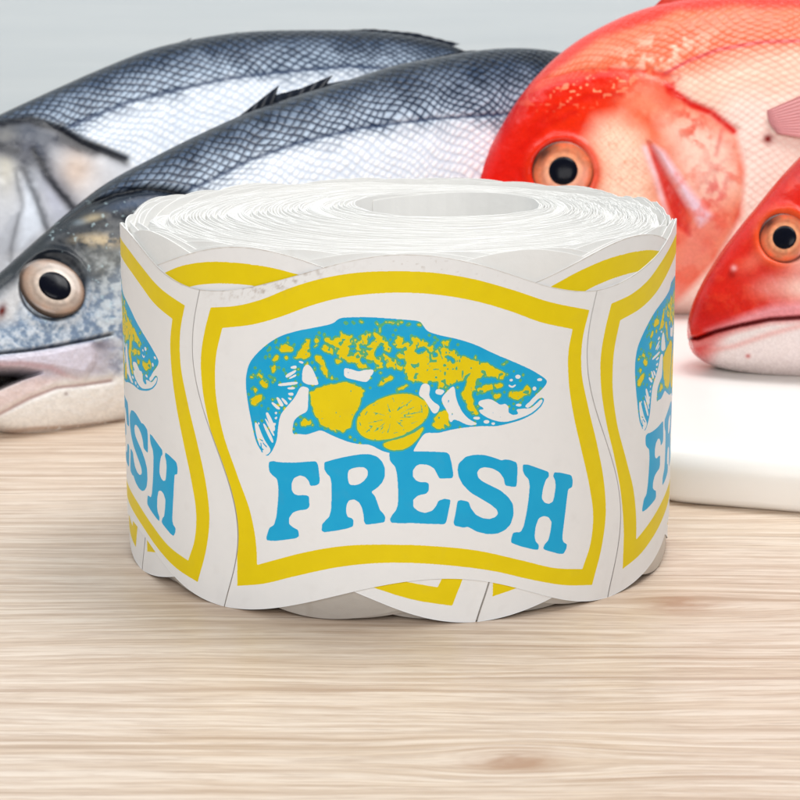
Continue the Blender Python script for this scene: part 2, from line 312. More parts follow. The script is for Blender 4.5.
white = [(T3, [(255, 600), (330, 588), (370, 612), (400, 632), (432, 620), (455, 648), (450, 682), (485, 700), (522, 690), (500, 660), (545, 655), (600, 655), (640, 620), (668, 592), (684, 600), (660, 640), (600, 690), (540, 715), (460, 740), (400, 744), (330, 725), (270, 690), (250, 662), (292, 660), (280, 645), (250, 630)]),
    (T3, [(90, 495), (98, 560), (115, 620), (145, 680), (195, 730), (255, 757), (190, 768), (130, 740), (90, 715), (75, 745), (60, 740), (50, 690), (20, 620), (10, 590), (50, 540)]),
    (T5, [(545, 85), (590, 90), (600, 120), (590, 170), (620, 210), (665, 235), (650, 280), (620, 290), (590, 240), (560, 190), (520, 165)]),
    (T5, [(690, 160), (760, 90), (770, 200), (800, 280), (790, 340), (765, 325), (725, 330), (720, 270), (690, 240), (672, 190)]),
    (T5, [(640, 120), (690, 130), (680, 165), (630, 155)]), (T3, [(560, 640), (590, 610), (600, 625), (575, 650)]),
    (T1, [(470, 405), (510, 415), (505, 432), (468, 420)]), (T1, [(400, 455), (450, 440), (455, 470), (410, 472)]), (T1, [(360, 520), (450, 475), (450, 495), (370, 550)]), (T1, [(380, 550), (450, 510), (450, 530), (400, 552)]),
    (T1, [(300, 590), (460, 570), (465, 595), (305, 612)]), (T1, [(370, 620), (440, 615), (440, 635), (385, 635)]), (T1, [(375, 665), (430, 660), (425, 688), (395, 684)]),
    (T4, [(285, 135), (310, 140), (355, 205), (322, 217)]), (T4, [(243, 180), (265, 176), (330, 232), (300, 240)]), (T4, [(322, 140), (350, 148), (388, 193), (365, 202)]), (T4, [(375, 135), (420, 150), (400, 168)]),
    (T4, [(198, 262), (225, 255), (287, 388), (265, 422)]), (T4, [(176, 345), (200, 350), (272, 488), (254, 512)]), (T4, [(192, 305), (208, 308), (278, 438), (268, 458)]), (T4, [(113, 340), (138, 342), (175, 440), (200, 490), (250, 560), (228, 590), (200, 604), (165, 550), (130, 450)]),
    (T4, [(270, 260), (300, 252), (292, 282)]), (T4, [(270, 302), (302, 290), (290, 322)]), (T4, [(262, 340), (292, 345), (275, 372)]), (T4, [(140, 330), (160, 350), (146, 362)])]
for t, pts in white: fill(blu, P(pts, t), False)
for (x, y, a, b) in ((515, 443, 18, 14), (470, 465, 12, 9), (660, 463, 18, 10), (625, 522, 13, 14), (520, 632, 20, 9), (305, 742, 20, 12), (350, 754, 13, 9), (240, 717, 24, 10), (12, 540, 14, 12), (35, 255, 8, 6)): fill(blu, P(ell(x, y, a, b), T3, False), False)
fill(blu, P([(455, 492), (475, 508), (497, 492), (505, 500), (478, 520), (450, 505)], T3), False)
for q in ([(150, 470), (185, 490)], [(180, 500), (215, 540)], [(155, 540), (190, 560)], [(165, 500), (175, 580)]): fill(blu, P(line(*q, 9), T4, False))
for q in ([(55, 595), (52, 615)], [(78, 680), (78, 700)], [(345, 680), (352, 684)], [(395, 708), (400, 714)], [(370, 600), (376, 610)]): fill(blu, P(line(*q, 7), T3, False))
Ypoly = [(T1, [(310, 325), (340, 285), (400, 275), (430, 300), (415, 345), (370, 332), (345, 350)]), (T1, [(455, 340), (500, 290), (515, 240), (560, 225), (562, 330), (550, 385), (490, 388), (415, 380), (460, 365)]), (T1, [(590, 240), (610, 218), (632, 250), (615, 282)]),
    (T1, [(258, 402), (275, 350), (310, 370), (290, 412)]), (T1, [(240, 482), (270, 442), (300, 465), (260, 498)]), (T1, [(350, 382), (375, 363), (384, 390), (360, 402)]), (T1, [(150, 570), (200, 556), (234, 600), (200, 634), (178, 612)]), (T1, [(125, 530), (165, 508), (195, 540), (150, 552)]),
    (T1, [(98, 640), (125, 618), (144, 645), (110, 668)]), (T1, [(82, 730), (120, 690), (172, 668), (168, 712), (120, 762), (88, 757)]), (T1, [(595, 372), (630, 350), (675, 420), (718, 520), (690, 535), (648, 460)]), (T1, [(655, 245), (710, 208), (745, 250), (800, 195), (800, 320), (765, 290)]),
    (T3, [(205, 400), (240, 376), (278, 400), (270, 445), (222, 500), (205, 560), (215, 620), (252, 680), (235, 708), (200, 690), (165, 620), (138, 550), (162, 510), (190, 450)]), (T3, [(120, 330), (160, 308), (260, 338), (380, 388), (434, 412), (425, 460), (380, 462), (290, 432), (200, 395), (150, 470), (110, 480), (60, 470), (70, 400)]),
    (T3, [(242, 532), (290, 492), (350, 500), (412, 488), (416, 516), (330, 528), (268, 558)]), (T3, [(345, 572), (398, 552), (402, 588), (360, 594)]), (T3, [(458, 545), (540, 540), (570, 498), (598, 520), (586, 562), (500, 592), (458, 592)]),
    (T5, [(110, 360), (120, 310), (170, 250), (250, 200), (340, 165), (420, 155), (500, 165), (560, 200), (590, 250), (585, 300), (550, 350), (480, 400), (400, 440), (320, 462), (230, 470), (160, 450), (120, 410)]),
    (T5, [(285, 492), (330, 474), (420, 450), (500, 412), (556, 372), (550, 405), (520, 455), (470, 505), (410, 530), (340, 534), (300, 515)]),
    (T5, [(250, 102), (290, 60), (340, 30), (364, 52), (300, 88)]), (T5, [(355, 132), (440, 98), (454, 112), (392, 138)]), (T5, [(606, 352), (640, 300), (700, 262), (724, 290), (718, 350), (690, 392), (650, 384), (622, 372)]), (T4, [(475, 352), (510, 305), (540, 332), (575, 315), (562, 362), (520, 375)])]
for t, pts in Ypoly: fill(yel, P(pts, t)); fill(blu, P(pts, t), False)
lem = [(310, 394), (315, 390), (325, 386), (335, 384), (345, 382), (355, 385), (363, 389.5), (361, 400), (355, 413.5), (346, 430), (341, 431), (332.5, 429), (321, 424), (315, 414), (311, 402.5)]
lem2 = []
for i, (x, y) in enumerate(crv(lem+[lem[0]], 150)[:-1]):
    j = .9*(vnoise(i*.9, 3.)-.5)+.8*(vnoise(i*.33, 8.)-.5); lem2.append((x+(x-336)*.045*j*1.3, y+(y-407)*.045*j*1.6))
fill(yel, lem2); fill(blu, lem2, False)
# speckled flank: yellow blotches broken by blue
main = [(326, 341), (336, 337), (350, 335), (362, 337), (385, 339), (405, 342), (416, 337), (422, 345), (432, 345), (445, 350), (455, 352), (462, 357), (470, 362), (456, 376), (452, 384), (445, 384), (430, 381), (410, 378), (405, 370), (395, 367), (385, 368), (372, 369.5), (360, 369), (352, 365), (341, 360), (334, 352), (326, 348)]
q = np.array([on_roll(*p) for p in main]); X, Y = np.meshgrid(GX0+(np.arange(nx_)+.5)*RS, GZ0+(np.arange(nz_)+.5)*RS)
win = (X > -16) & (X < 16) & (Y > 34) & (Y < 54)
Xw, Yw = X[win], Y[win]; dmain = pd(Xw, Yw, q, True); im = inside(Xw, Yw, q)
nn = fbm(Xw*1.25+Yw*.5, Yw*.95-Xw*.3, 4, 3); edge = np.where(im, dmain, -dmain)
ym = (edge+(nn-.5)*3.2 > 0.15) & ~((nn < .455) & (edge < 2.6)) & ~((vnoise(Xw*2.6, Yw*1.7, 9) < .2))
lower = im & (Yw < 44.5-.25*(Xw-8)) & (Xw > 1)
ym |= lower & (vnoise(Xw*1.9, Yw*1.9, 5) > .30)
ytmp = np.zeros_like(yel); ytmp[win] = ym; ytmp &= blu; yel |= ytmp; blu &= ~ytmp
# fine yellow specks on the back, blue pits in the lemon slice
for k_ in range(9):
    t_ = k_*2*np.pi/9+.35; cx_, cy_ = 345, 315; ax_, ay_ = 190*math.cos(t_), 120*math.sin(t_)-50*math.cos(t_)
    fill(blu, P(line((cx_+.30*ax_, cy_+.30*ay_), (cx_+.84*ax_, cy_+.84*ay_), 5.5), T5, False))
for (x, y, a) in ((50, 98, 13), (110, 98, 7), (170, 96, 8), (285, 104, 9), (385, 106, 10), (430, 98, 9), (462, 108, 9), (490, 100, 14), (550, 108, 10), (635, 118, 14), (780, 243, 12), (738, 300, 14), (700, 300, 10), (285, 240, 8), (340, 250, 16), (95, 215, 14), (600, 250, 12)):
    e_ = P(ell(x, y, a, a*.8, .5), T2, False); fill(yel, e_); fill(blu, e_, False)
    if y < 125: fill(blu, P(ell(x, y, a*.5, a*.35), T2, False))
for (x, y) in ((80, 285), (35, 250), (20, 222), (45, 220)): e_ = P(ell(x, y, 16, 10, 1.0), T3, False); fill(yel, e_); fill(blu, e_, False)
for q_ in (((350, 180), (362, 212)), ((480, 200), (375, 272)), ((540, 225), (547, 282)), ((540, 275), (415, 300)), ((395, 335), (420, 336)), ((235, 365), (255, 400)), ((290, 370), (262, 412)), ((172, 422), (212, 380)), ((215, 235), (262, 215)), ((165, 300), (182, 280)), ((130, 350), (140, 375)), ((225, 340), (242, 346)), ((325, 262), (340, 275)), ((355, 418), (392, 412)), ((470, 355), (520, 338)), ((420, 395), (432, 400)), ((440, 245), (452, 225)), ((190, 400), (200, 410)), ((280, 425), (300, 400)), ((230, 300), (252, 292))):
    fill(blu, P(line(*q_, 6), T5, False)); fill(yel, P(line(*q_, 6), T5, False), False)
fill(blu, smooth_poly(sc(line((318, 470), (430, 436), 6), *T5))); fill(blu, smooth_poly(sc(line((430, 436), (555, 355), 6), *T5)))
rr = np.random.default_rng(3)
for _ in range(46):
    x, y = 336+rr.normal()*14, 353+rr.normal()*9
    x = rr.uniform(330, 460); y = rr.uniform(341, 380); r_ = rr.uniform(.35, .8)
    fill(blu, line((x, y), (x+rr.uniform(-1, 1), y+rr.uniform(.8, 3.0)), r_*1.4), True)
for _ in range(36):
    x, y = rr.uniform(250, 300), rr.uniform(338, 400); e_ = ell(x, y, .6, .6)
    if y < 338+(300-x)*.15: continue
    fill(yel, e_, True, keep=blu); fill(blu, e_, False)
yel &= ~blu
q = np.array([on_roll(*p) for p in smooth_poly(sil)]); win = (X > -29) & (X < 29) & (Y > 26) & (Y < 56)
Xw, Yw = X[win], Y[win]; ins = np.zeros_like(yel); ins[win] = inside(Xw, Yw, q)
iz, ix = np.nonzero(ins); xx, zz_ = X[iz, ix], Y[iz, ix]
lemq = inside(xx, zz_, np.array([on_roll(*p) for p in lem])) | inside(xx, zz_, np.array([on_roll(*p) for p in P([(60, 360), (120, 280), (250, 180), (420, 130), (560, 170), (620, 260), (600, 380), (480, 540), (290, 540), (100, 440)], T5)]))
am = np.where(lemq, .35, .95)
wx = ix+(am*(fbm(xx*1.3, zz_*1.3, 41, 3)-.5)/RS).astype(int); wz = iz+(am*(fbm(xx*1.3, zz_*1.3, 47, 3)-.5)/RS).astype(int)
body_ = (yel | blu)[iz, ix]; yw = yel[wz, wx] & body_
yw &= ~((vnoise(xx*2.1, zz_*1.5, 51) < .20) & ~lemq) & ~((vnoise(xx*3.3+9, zz_*3.3, 53) < .10))
yw |= body_ & ~lemq & (vnoise(xx*2.4, zz_*2.4, 57) > .90) & (fbm(xx*.35, zz_*.35, 59, 2) > .47)
yel[iz, ix] = yw; blu[iz, ix] = body_ & ~yw
def blur(m):
    a = m.astype(np.float32)
    for _ in range(2):
        a = (np.roll(a, 1, 0)+a+np.roll(a, -1, 0))/3; a = (np.roll(a, 1, 1)+a+np.roll(a, -1, 1))/3
    return a
yelb = blur(yel | blu); blub = blur(blu)
# where blue sits directly on yellow the yellow runs under it; elsewhere keep white paper
dil = yel.copy()
for _ in range(4):
    dil |= np.roll(dil, 1, 0) | np.roll(dil, -1, 0) | np.roll(dil, 1, 1) | np.roll(dil, -1, 1)
yelb = blur(yel | (dil & blu))
def samp(img, s, z):
    fx = np.clip((s-GX0)/RS-.5, 0, nx_-2); fz = np.clip((z-GZ0)/RS-.5, 0, nz_-2); ix = fx.astype(int); iz = fz.astype(int); fx -= ix; fz -= iz
    return (img[iz, ix]*(1-fx)+img[iz, ix+1]*fx)*(1-fz)+(img[iz+1, ix]*(1-fx)+img[iz+1, ix+1]*fx)*fz

# ---- the spiral: theta grows inwards, theta = 0 faces the camera, s = arc length from there
RO, TH, NT = 50.0, 0.22, 150
def theta_of(s): return s/RO+TH*s*s/(4*np.pi*RO**3)
def radius(th): return RO-TH*th/(2*np.pi)
def centre(r):
    k = 1-np.clip((r-17)/33, 0, 1); return 9.0*k, 9.5*k**.9
def dome(r):
    k = np.clip((r-17)/33, 0, 1); return 2.6*(1-k**1.3)
def warp(th, z):                                       # the paper is never quite round
    return .22*np.sin(3*th+.6)+.14*np.sin(7*th)+.07*np.sin(13*th)
roll = empty("label_roll", "roll of white paper labels with blue fish, lemons and FRESH inside yellow frames", "label roll")
def roll_pt(th, r, z):
    cx, cy = centre(np.minimum(r, 50)); q = r+warp(th, z)
    return np.stack([cx+q*np.sin(th), cy-q*np.cos(th), z+0*q], -1)
def drop_left(a): return 1.3*np.exp(-((a+1.50)/.24)**2)+1.0*np.exp(-((a-1.6)/.2)**2)
# coil
th_start = -math.radians(124); th_end = 2*np.pi*NT+th_start; SEG = 360
th = np.linspace(th_start, th_end, int(NT*SEG)); s = RO*th-TH*th*th/(4*np.pi); r = radius(th)
xg = np.linspace(-PIT/2, PIT/2, 721); ztop = LH+WA*wave(xg); zbot = WA*wave(xg)
st = xg+shear(ztop); sb = xg+shear(zbot)
def edge_h(s, sg, zg): return np.interp((s-sg[0]) % PIT+sg[0], sg, zg)
lay = np.floor((th-th_start)/(2*np.pi)).astype(int); jl = rng.normal(0, .045, NT+3)[lay]*np.clip(lay/3, 0, 1)
kk_ = np.clip((r-17)/33, 0, 1); amp = .12+.88*sm(.80, .985, kk_); PK = LH+WA; zt = PK-(PK-edge_h(s, st, ztop))*amp-1.3*(1-sm(.80, .985, kk_))+1.5*(1-kk_)+jl
zb = edge_h(s, sb, zbot)
tt = (th+np.pi) % (2*np.pi)-np.pi
zt = zt-drop_left(tt)*sm(.8, 1, kk_)
crump = np.exp(-((tt-1.75)/.55)**2)*sm(24, 32, r)
zt = zt+crump*(1.1*(fbm(tt*26, lay*.55, 2, 3)-.5))+.12*(vnoise(tt*9, lay*.8, 3)-.5)
inner = np.clip((r-17)/33, 0, 1); zt = zt-(1-inner)*0
zb = zb+.25*np.clip(lay, 0, 1)
hw = TH*.49
cr, zz = [], []
for dr, zsel in ((-hw, zb), (hw, zb), (hw, zt-.05), (hw*.55, zt), (-hw*.55, zt), (-hw, zt-.05)):
    cr.append(roll_pt(th, r+dr-.12, zsel))
V = np.stack(cr, 1); n = len(th); F = grid_faces(n, 6, wrap_m=True)
a = np.array([[0, 1, 2, 3], [0, 3, 4, 5]]); F = np.vstack([F, a, (a+(n-1)*6)[:, ::-1]])
cl = s2l((224, 223, 220)); cv = (1+.05*(vnoise(lay*.9, tt*1.5, 5)-.5)+.05*(fbm(tt*14, lay*.6, 6)-.5))[:, None]*cl
gr = np.clip(fbm(tt*20, lay*.7, 8)*1.0-.60, 0, 1)*1.4*np.exp(-((tt+.35)/.35)**2)*sm(44, 49, r)
cv = cv*(1-gr[:, None])+s2l((170, 155, 140))*gr[:, None]
mesh_obj("paper_coil", V, F, M_coil, roll, {"Col": np.repeat(cv[:, None], 6, 1)})
# printed labels, each die-cut label a sheet of its own on the outer two turns
for k_ in range(-1, 7):
    hi = k_ in (-1, 0, 1); A_ = 620 if hi else 420; B_ = 440 if hi else 300
    gap = .16 if k_ < 3 else .26
    x = np.linspace(-PIT/2+gap/2, PIT/2-gap/2, A_)[:, None]; b = np.linspace(0, 1, B_)[None, :]
    z = b*LH+WA*wave(x); z0 = z; sl = x+shear(z); S = sl+k_*PIT; tl = theta_of(S); z = z-b**6*drop_left((tl+np.pi) % (2*np.pi)-np.pi)
    if k_ == -1: sl = np.maximum(sl, -60)
    rl = radius(tl)+.07+.10*np.clip(1-(PIT/2-np.abs(x))/2.5, 0, 1)**2*vnoise(z*.12, 0*z+k_, 3)
    Pn = roll_pt(tl, rl, z)
    Pi = roll_pt(tl, rl-.05, z)
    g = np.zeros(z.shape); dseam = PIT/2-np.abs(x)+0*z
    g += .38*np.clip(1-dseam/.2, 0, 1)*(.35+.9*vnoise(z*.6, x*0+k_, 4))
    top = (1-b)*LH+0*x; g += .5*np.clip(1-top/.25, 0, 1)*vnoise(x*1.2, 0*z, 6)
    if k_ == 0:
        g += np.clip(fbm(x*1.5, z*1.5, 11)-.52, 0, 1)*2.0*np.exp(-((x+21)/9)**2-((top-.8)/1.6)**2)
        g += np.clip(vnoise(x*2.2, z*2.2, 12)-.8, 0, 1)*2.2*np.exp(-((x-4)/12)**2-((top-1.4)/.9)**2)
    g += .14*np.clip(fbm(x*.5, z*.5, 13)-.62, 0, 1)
    slm = sl+{-1: 2.2, 1: -1.4}.get(k_, 0.)
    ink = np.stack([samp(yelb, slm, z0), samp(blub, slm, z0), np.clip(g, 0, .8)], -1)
    n0 = A_*B_; F1 = grid_faces(A_, B_)
    # thin closed sheet: border ring joins outer and inner face corners
    ring = np.r_[np.arange(A_)*B_, (A_-1)*B_+np.arange(1, B_), (np.arange(A_-2, -1, -1))*B_+B_-1, np.arange(B_-2, 0, -1)]
    Vb = Pi.reshape(-1, 3)[ring]; m = len(ring); ii = np.arange(m)
    F2 = np.stack([ring[ii], n0+ii, n0+(ii+1) % m, ring[(ii+1) % m]], -1)
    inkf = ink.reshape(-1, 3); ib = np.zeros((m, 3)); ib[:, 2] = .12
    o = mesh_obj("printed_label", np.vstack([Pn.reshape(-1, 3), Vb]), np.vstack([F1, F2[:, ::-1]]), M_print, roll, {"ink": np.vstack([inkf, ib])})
to_world(roll, (0, 0, 0))

# ================================================================== FISH
def scales(u, v, wu, wv, seed):                        # overlapping scale lattice: returns 0 at edges .. 1 on the scale
    u = u+1.1*(fbm(u*.05, v*.05, seed, 2)-.5)*wu; v = v+1.4*(fbm(u*.04+5, v*.06, seed+1, 2)-.5)*wv
    best = np.full(np.shape(u), 9.); cid = np.zeros(np.shape(u))
    j0 = np.floor(v/wv)
    for dj in (-1, 0, 1, 2):
        j = j0+dj; off = (j % 2)*.5; i0 = np.round(u/wu-off)
        for di in (0, 1):
            i = i0+di; du = (u-(i+off)*wu)/wu; dv = (v-j*wv)/wv
            d = np.where(du <= .25, np.sqrt((du*1.0)**2+(dv*.62)**2), 9)  # arcs opening forward
            m = (d < .62) & (i*1. < best-0)
            best = np.where(m, i*1., best); cid = np.where(m, d, cid)
    return cid
def diamond(u, v, wu, wv, seed):
    du = 1.5*(fbm(u*.09, v*.09, seed, 2)-.5)*wu*2; dv = 1.5*(fbm(u*.08+9, v*.1, seed+1, 2)-.5)*wv*2
    a = np.cos(np.pi*((u+du)/wu+(v+dv)/wv)); b = np.cos(np.pi*((u+du)/wu-(v+dv)/wv))
    p_ = ((u+du)/wu+(v+dv)/wv)/2; q_ = ((u+du)/wu-(v+dv)/wv)/2; i = np.floor(p_+.5).astype(int); j = np.floor(q_+.5).astype(int)
    fx, fy = p_+.5-i, q_+.5-j; cres = np.clip(1.25-1.1*fx, 0, 1); rnd = _T[(i*37+seed) & 255, (j*91+seed*3) & 255]
    e0 = np.minimum(fx, 1-fy); e1 = np.minimum(1-fx, fy)
    return np.clip((.12+.88*np.clip(e0*1.9, 0, 1)**.8)*sm(-.03, .15, e1)*(.74+.46*rnd), 0, 1)

class Fish:
    def __init__(s, name, label, base_px, yaw, tilt, dors, vent, T, feat_off, mat, zrest, NU=640, NV=240, contact_y=None, power=.85, group=None):
        s.root = empty(name, label, "fish", group); s.mat = mat
        yaw, tilt = math.radians(yaw), math.radians(tilt)
        s.U = np.array([math.cos(yaw), math.sin(yaw), 0]); Nh = np.array([-math.sin(yaw), math.cos(yaw), 0])   # away from the camera
        s.V = np.array([0, 0, 1])*math.cos(tilt)+Nh*math.sin(tilt); s.Nn = -np.cross(s.U, s.V); 
        if s.Nn[1] > 0: s.Nn = -s.Nn                    # towards the camera
        d = ray(*base_px); s.O = np.array([0, 0, 0.])
        t = (contact_y+D)/d[1]; s.O = CAM+t*d
        s.off = feat_off
        dp = np.array([s.plane(*p) for p in crv(dors, 260)]); vp = np.array([s.plane(*p) for p in crv(vent, 260)])
        # stations
        tt = np.linspace(0, 1, NU); ts = np.clip(.5-.5*np.cos(np.pi*tt*.75)/1.0, 0, 1); ts = (ts-ts[0])/(ts[-1]-ts[0]); ts = .65*tt+.35*ts
        def rs(p):
            L = np.r_[0, np.cumsum(np.linalg.norm(np.diff(p, axis=0), axis=1))]; L /= L[-1]; return np.stack([np.interp(ts, L, p[:, k]) for k in (0, 1)], -1)
        s.top, s.bot = rs(dp), rs(vp); s.ts = ts; s.Tt = np.interp(ts, np.linspace(0, 1, len(T)), T)
        kk = 21; s.Tt = np.convolve(np.pad(s.Tt, kk//2, 'edge'), np.ones(kk)/kk, 'valid')
        near = np.linspace(0, np.pi, NV); far = np.linspace(np.pi, 2*np.pi, 56)[1:-1]; ph = np.r_[near, far]; s.nv = len(ph); s.nnear = NV; s.L = np.linalg.norm(np.diff((s.top+s.bot)/2, axis=0), axis=1).sum(); s.Hm = np.linalg.norm(s.top-s.bot, axis=1).max()
        mid = (s.top+s.bot)/2; half = (s.top-s.bot)/2
        c = np.cos(ph)[None, :, None]; sn = np.sin(ph)
        s.P2 = mid[:, None]+half[:, None]*c; s.W = s.Tt[:, None]*(np.sign(sn)*np.abs(sn)**power)[None]
        s.side = np.sign(sn)[None]*np.ones((NU, 1)); s.NU = NU; s.power = power
    def plane(s, x, y, off=0.):
        d = ray(x, y); O = s.O+s.Nn*off; t = ((O-CAM)@s.Nn)/(d@s.Nn); q = CAM+t*d-s.O; return (q@s.U, q@s.V)
    def world(s, P2, W): return s.O+P2[..., :1]*s.U+P2[..., 1:]*s.V+W[..., None]*s.Nn
    def featpx(s):
        s.FX = px(s.world(s.P2, np.maximum(np.abs(s.W), 4.))); return s.FX
    def build(s, col, disp, rest):
        sn = np.abs(np.sin(np.r_[np.linspace(0, np.pi, s.nnear), np.linspace(np.pi, 2*np.pi, 56)[1:-1]]))[None]
        s.P2 = s.P2.copy(); s.P2[0] = (s.top[0]+s.bot[0])/2; s.P2[-1] = (s.top[-1]+s.bot[-1])/2; s.W[0] = 0; s.W[-1] = 0
        W = s.W+s.side*disp*np.clip(sn*2.2, 0, 1); P = s.world(s.P2, W)
        s.dz = 0
        s.Wfin = W; s.P = P
        F = grid_faces(s.NU, s.nv, wrap_m=True); 
        # end caps as fans to centre points
        c0, c1 = P[0].mean(0), P[-1].mean(0); V = np.vstack([P.reshape(-1, 3), c0, c1]); n = s.NU*s.nv
        j = np.arange(s.nv); j2 = (j+1) % s.nv
        cap0 = np.stack([j2, j, np.full(s.nv, n), np.full(s.nv, n)], -1); b = (s.NU-1)*s.nv
        colv = np.vstack([col.reshape(-1, 3), col[0].mean(0), col[-1].mean(0)])
        # pinch the ends closed instead of degenerate quads
        s.body = mesh_obj("body", V[:n], F, s.mat, s.root, {"Col": colv[:n]})
        print(s.root.name, 'min z', round(float(P[..., 2].min()), 1), 'y', P[..., 1].min().round(), P[..., 1].max().round(), 'x', P[..., 0].min().round(), P[..., 0].max().round(), 'maxz', P[..., 2].max().round())
    def surf(s, x, y):                                  # nearest near-side surface point for a feature pixel
        d = (s.FX[0][:, :s.nnear]-x)**2+(s.FX[1][:, :s.nnear]-y)**2; i, j = np.unravel_index(d.argmin(), d.shape)
        return s.P2[i, j], s.Wfin[i, j]
    def eye(s, x, y, rp, rpup, iris, ring, pupil=(8, 10, 22), bulge=.34, lift=.3, squash=1.0, cres=0.):
        q, W = s.surf(x, y); nr = s.P2[:, :s.nnear]; Wn = s.W[:, :s.nnear]; rad_ = rp/FPX*((s.O-CAM)@FW)
        msk = ((nr-q)**2).sum(-1) < (rad_*1.15)**2; A_ = np.c_[nr[msk]-q, np.ones(msk.sum())]; gu, gv, W = np.linalg.lstsq(A_, Wn[msk], rcond=None)[0]
        dist = (s.O-CAM)@FW; R = rp/FPX*dist; Rp = rpup/FPX*dist
        def cap(R, h, n, m, w0, colf, nm, mat, par):
            rr = np.linspace(0, 1, n)[:, None]; a = np.linspace(0, 2*np.pi, m, endpoint=False)[None]
            u = q[0]+R*rr*np.cos(a)/math.sqrt(1+gu*gu); v = q[1]+R*rr*np.sin(a)*squash/math.sqrt(1+gv*gv); ww = w0+h*R*(1-rr**2)**.5*np.ones_like(a)+gu*(u-q[0])+gv*(v-q[1])
            Pn = s.world(np.stack([u, v], -1), ww); base = s.world(np.stack([u[-1]*1., v[-1]*1.], -1), w0-2.5+gu*(u[-1]-q[0])+gv*(v[-1]-q[1]))
            V = np.vstack([Pn.reshape(-1, 3), base]); F = np.vstack([grid_faces(n, m, wrap_m=True), np.stack([(n-1)*m+np.arange(m), n*m+np.arange(m), n*m+(np.arange(m)+1) % m, (n-1)*m+(np.arange(m)+1) % m], -1)])
            cc = colf(rr, a); cc = np.vstack([cc.reshape(-1, 3), cc[-1]])
            return mesh_obj(nm, V, F, mat, par, {"Col": cc})
        A, B_ = s2l(iris), s2l(ring)
        def ic(rr, a, cres=cres):
            t = rr*np.ones_like(a); nz = .5*vnoise(np.cos(a)*3+4, np.sin(a)*3+t*6, 3)+.5*vnoise(np.cos(a)*t*9+20, np.sin(a)*t*9+20, 5); k = sm(.5, .95, t+.16*(nz-.5)); k2 = np.exp(-((t-.66)/.07)**2)*.8
            c = A[None, None]*(1-k[..., None])+B_[None, None]*k[..., None]; c = c*(1-k2[..., None]*.6)+B_*.6*k2[..., None]*.6
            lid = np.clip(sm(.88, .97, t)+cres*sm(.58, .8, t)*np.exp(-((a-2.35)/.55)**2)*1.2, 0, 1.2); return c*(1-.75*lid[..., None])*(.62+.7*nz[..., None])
        e = cap(R, bulge, 26, 72, W+lift, ic, "eye", M_eye, s.root)
        hh = W+lift+bulge*R*math.sqrt(1-(Rp/R)**2)
        def pc(rr, a): return np.ones(rr.shape[:1]+a.shape[1:]+(1,))*s2l(pupil)
        cap(Rp, .30, 14, 48, hh-.1, pc, "pupil", M_pupil, e)
    def sheet(s, name, pts, w, th, colf, rows=14, mat=None, bend=0.):      # a fin: root line + tip line (feature px), closed thin sheet
        a = np.array([s.plane(*p) for p in crv(pts[0], 60)]); pl = np.array(pts[1], float); dl_ = np.r_[0, np.cumsum(np.linalg.norm(np.diff(pl, axis=0), axis=1))]; tq = np.linspace(0, dl_[-1], 60)
        b = np.array([s.plane(np.interp(x_, dl_, pl[:, 0]), np.interp(x_, dl_, pl[:, 1])) for x_ in tq])
        t = np.linspace(0, 1, rows)[None, :, None]; Q = a[:, None]*(1-t)+b[:, None]*t; k = np.arange(60)[:, None]
        rayz = np.cos(k*2*np.pi/5)*.25*th+0*t[..., 0]
        wv = w+bend*t[..., 0]**2+rayz
        P1 = s.world(Q, wv+th/2*(1-t[..., 0]*.7)); P2_ = s.world(Q, wv-th/2*(1-t[..., 0]*.7))
        V = np.vstack([P1.reshape(-1, 3), P2_.reshape(-1, 3)]); n = 60*rows; F1 = grid_faces(60, rows); F2 = F1[:, ::-1]+n
        ring = np.r_[np.arange(60)*rows, 59*rows+np.arange(1, rows), np.arange(58, -1, -1)*rows+rows-1, np.arange(rows-2, 0, -1)]; m = len(ring); ii = np.arange(m)
        F3 = np.stack([ring[ii], ring[(ii+1) % m], n+ring[(ii+1) % m], n+ring[ii]], -1)
        cc = colf(k+0*t[..., 0], t[..., 0]+0*k); return mesh_obj(name, V, np.vstack([F1, F2, F3]), mat or M_fin, s.root, {"Col": np.vstack([cc.reshape(-1, 3)]*2)})
def mixc(c, col, k): return c*(1-k[..., None])+s2l(col)*k[..., None]
def fin_col(c1, c2, rays=5):
    a, b = s2l(c1), s2l(c2)
    def f(k, t): r_ = (.5+.5*np.cos(k*2*np.pi/rays))[..., None]; q = (t**1.3)[..., None]; return (a*(1-q)+b*q)*(.78+.22*r_)
    return f

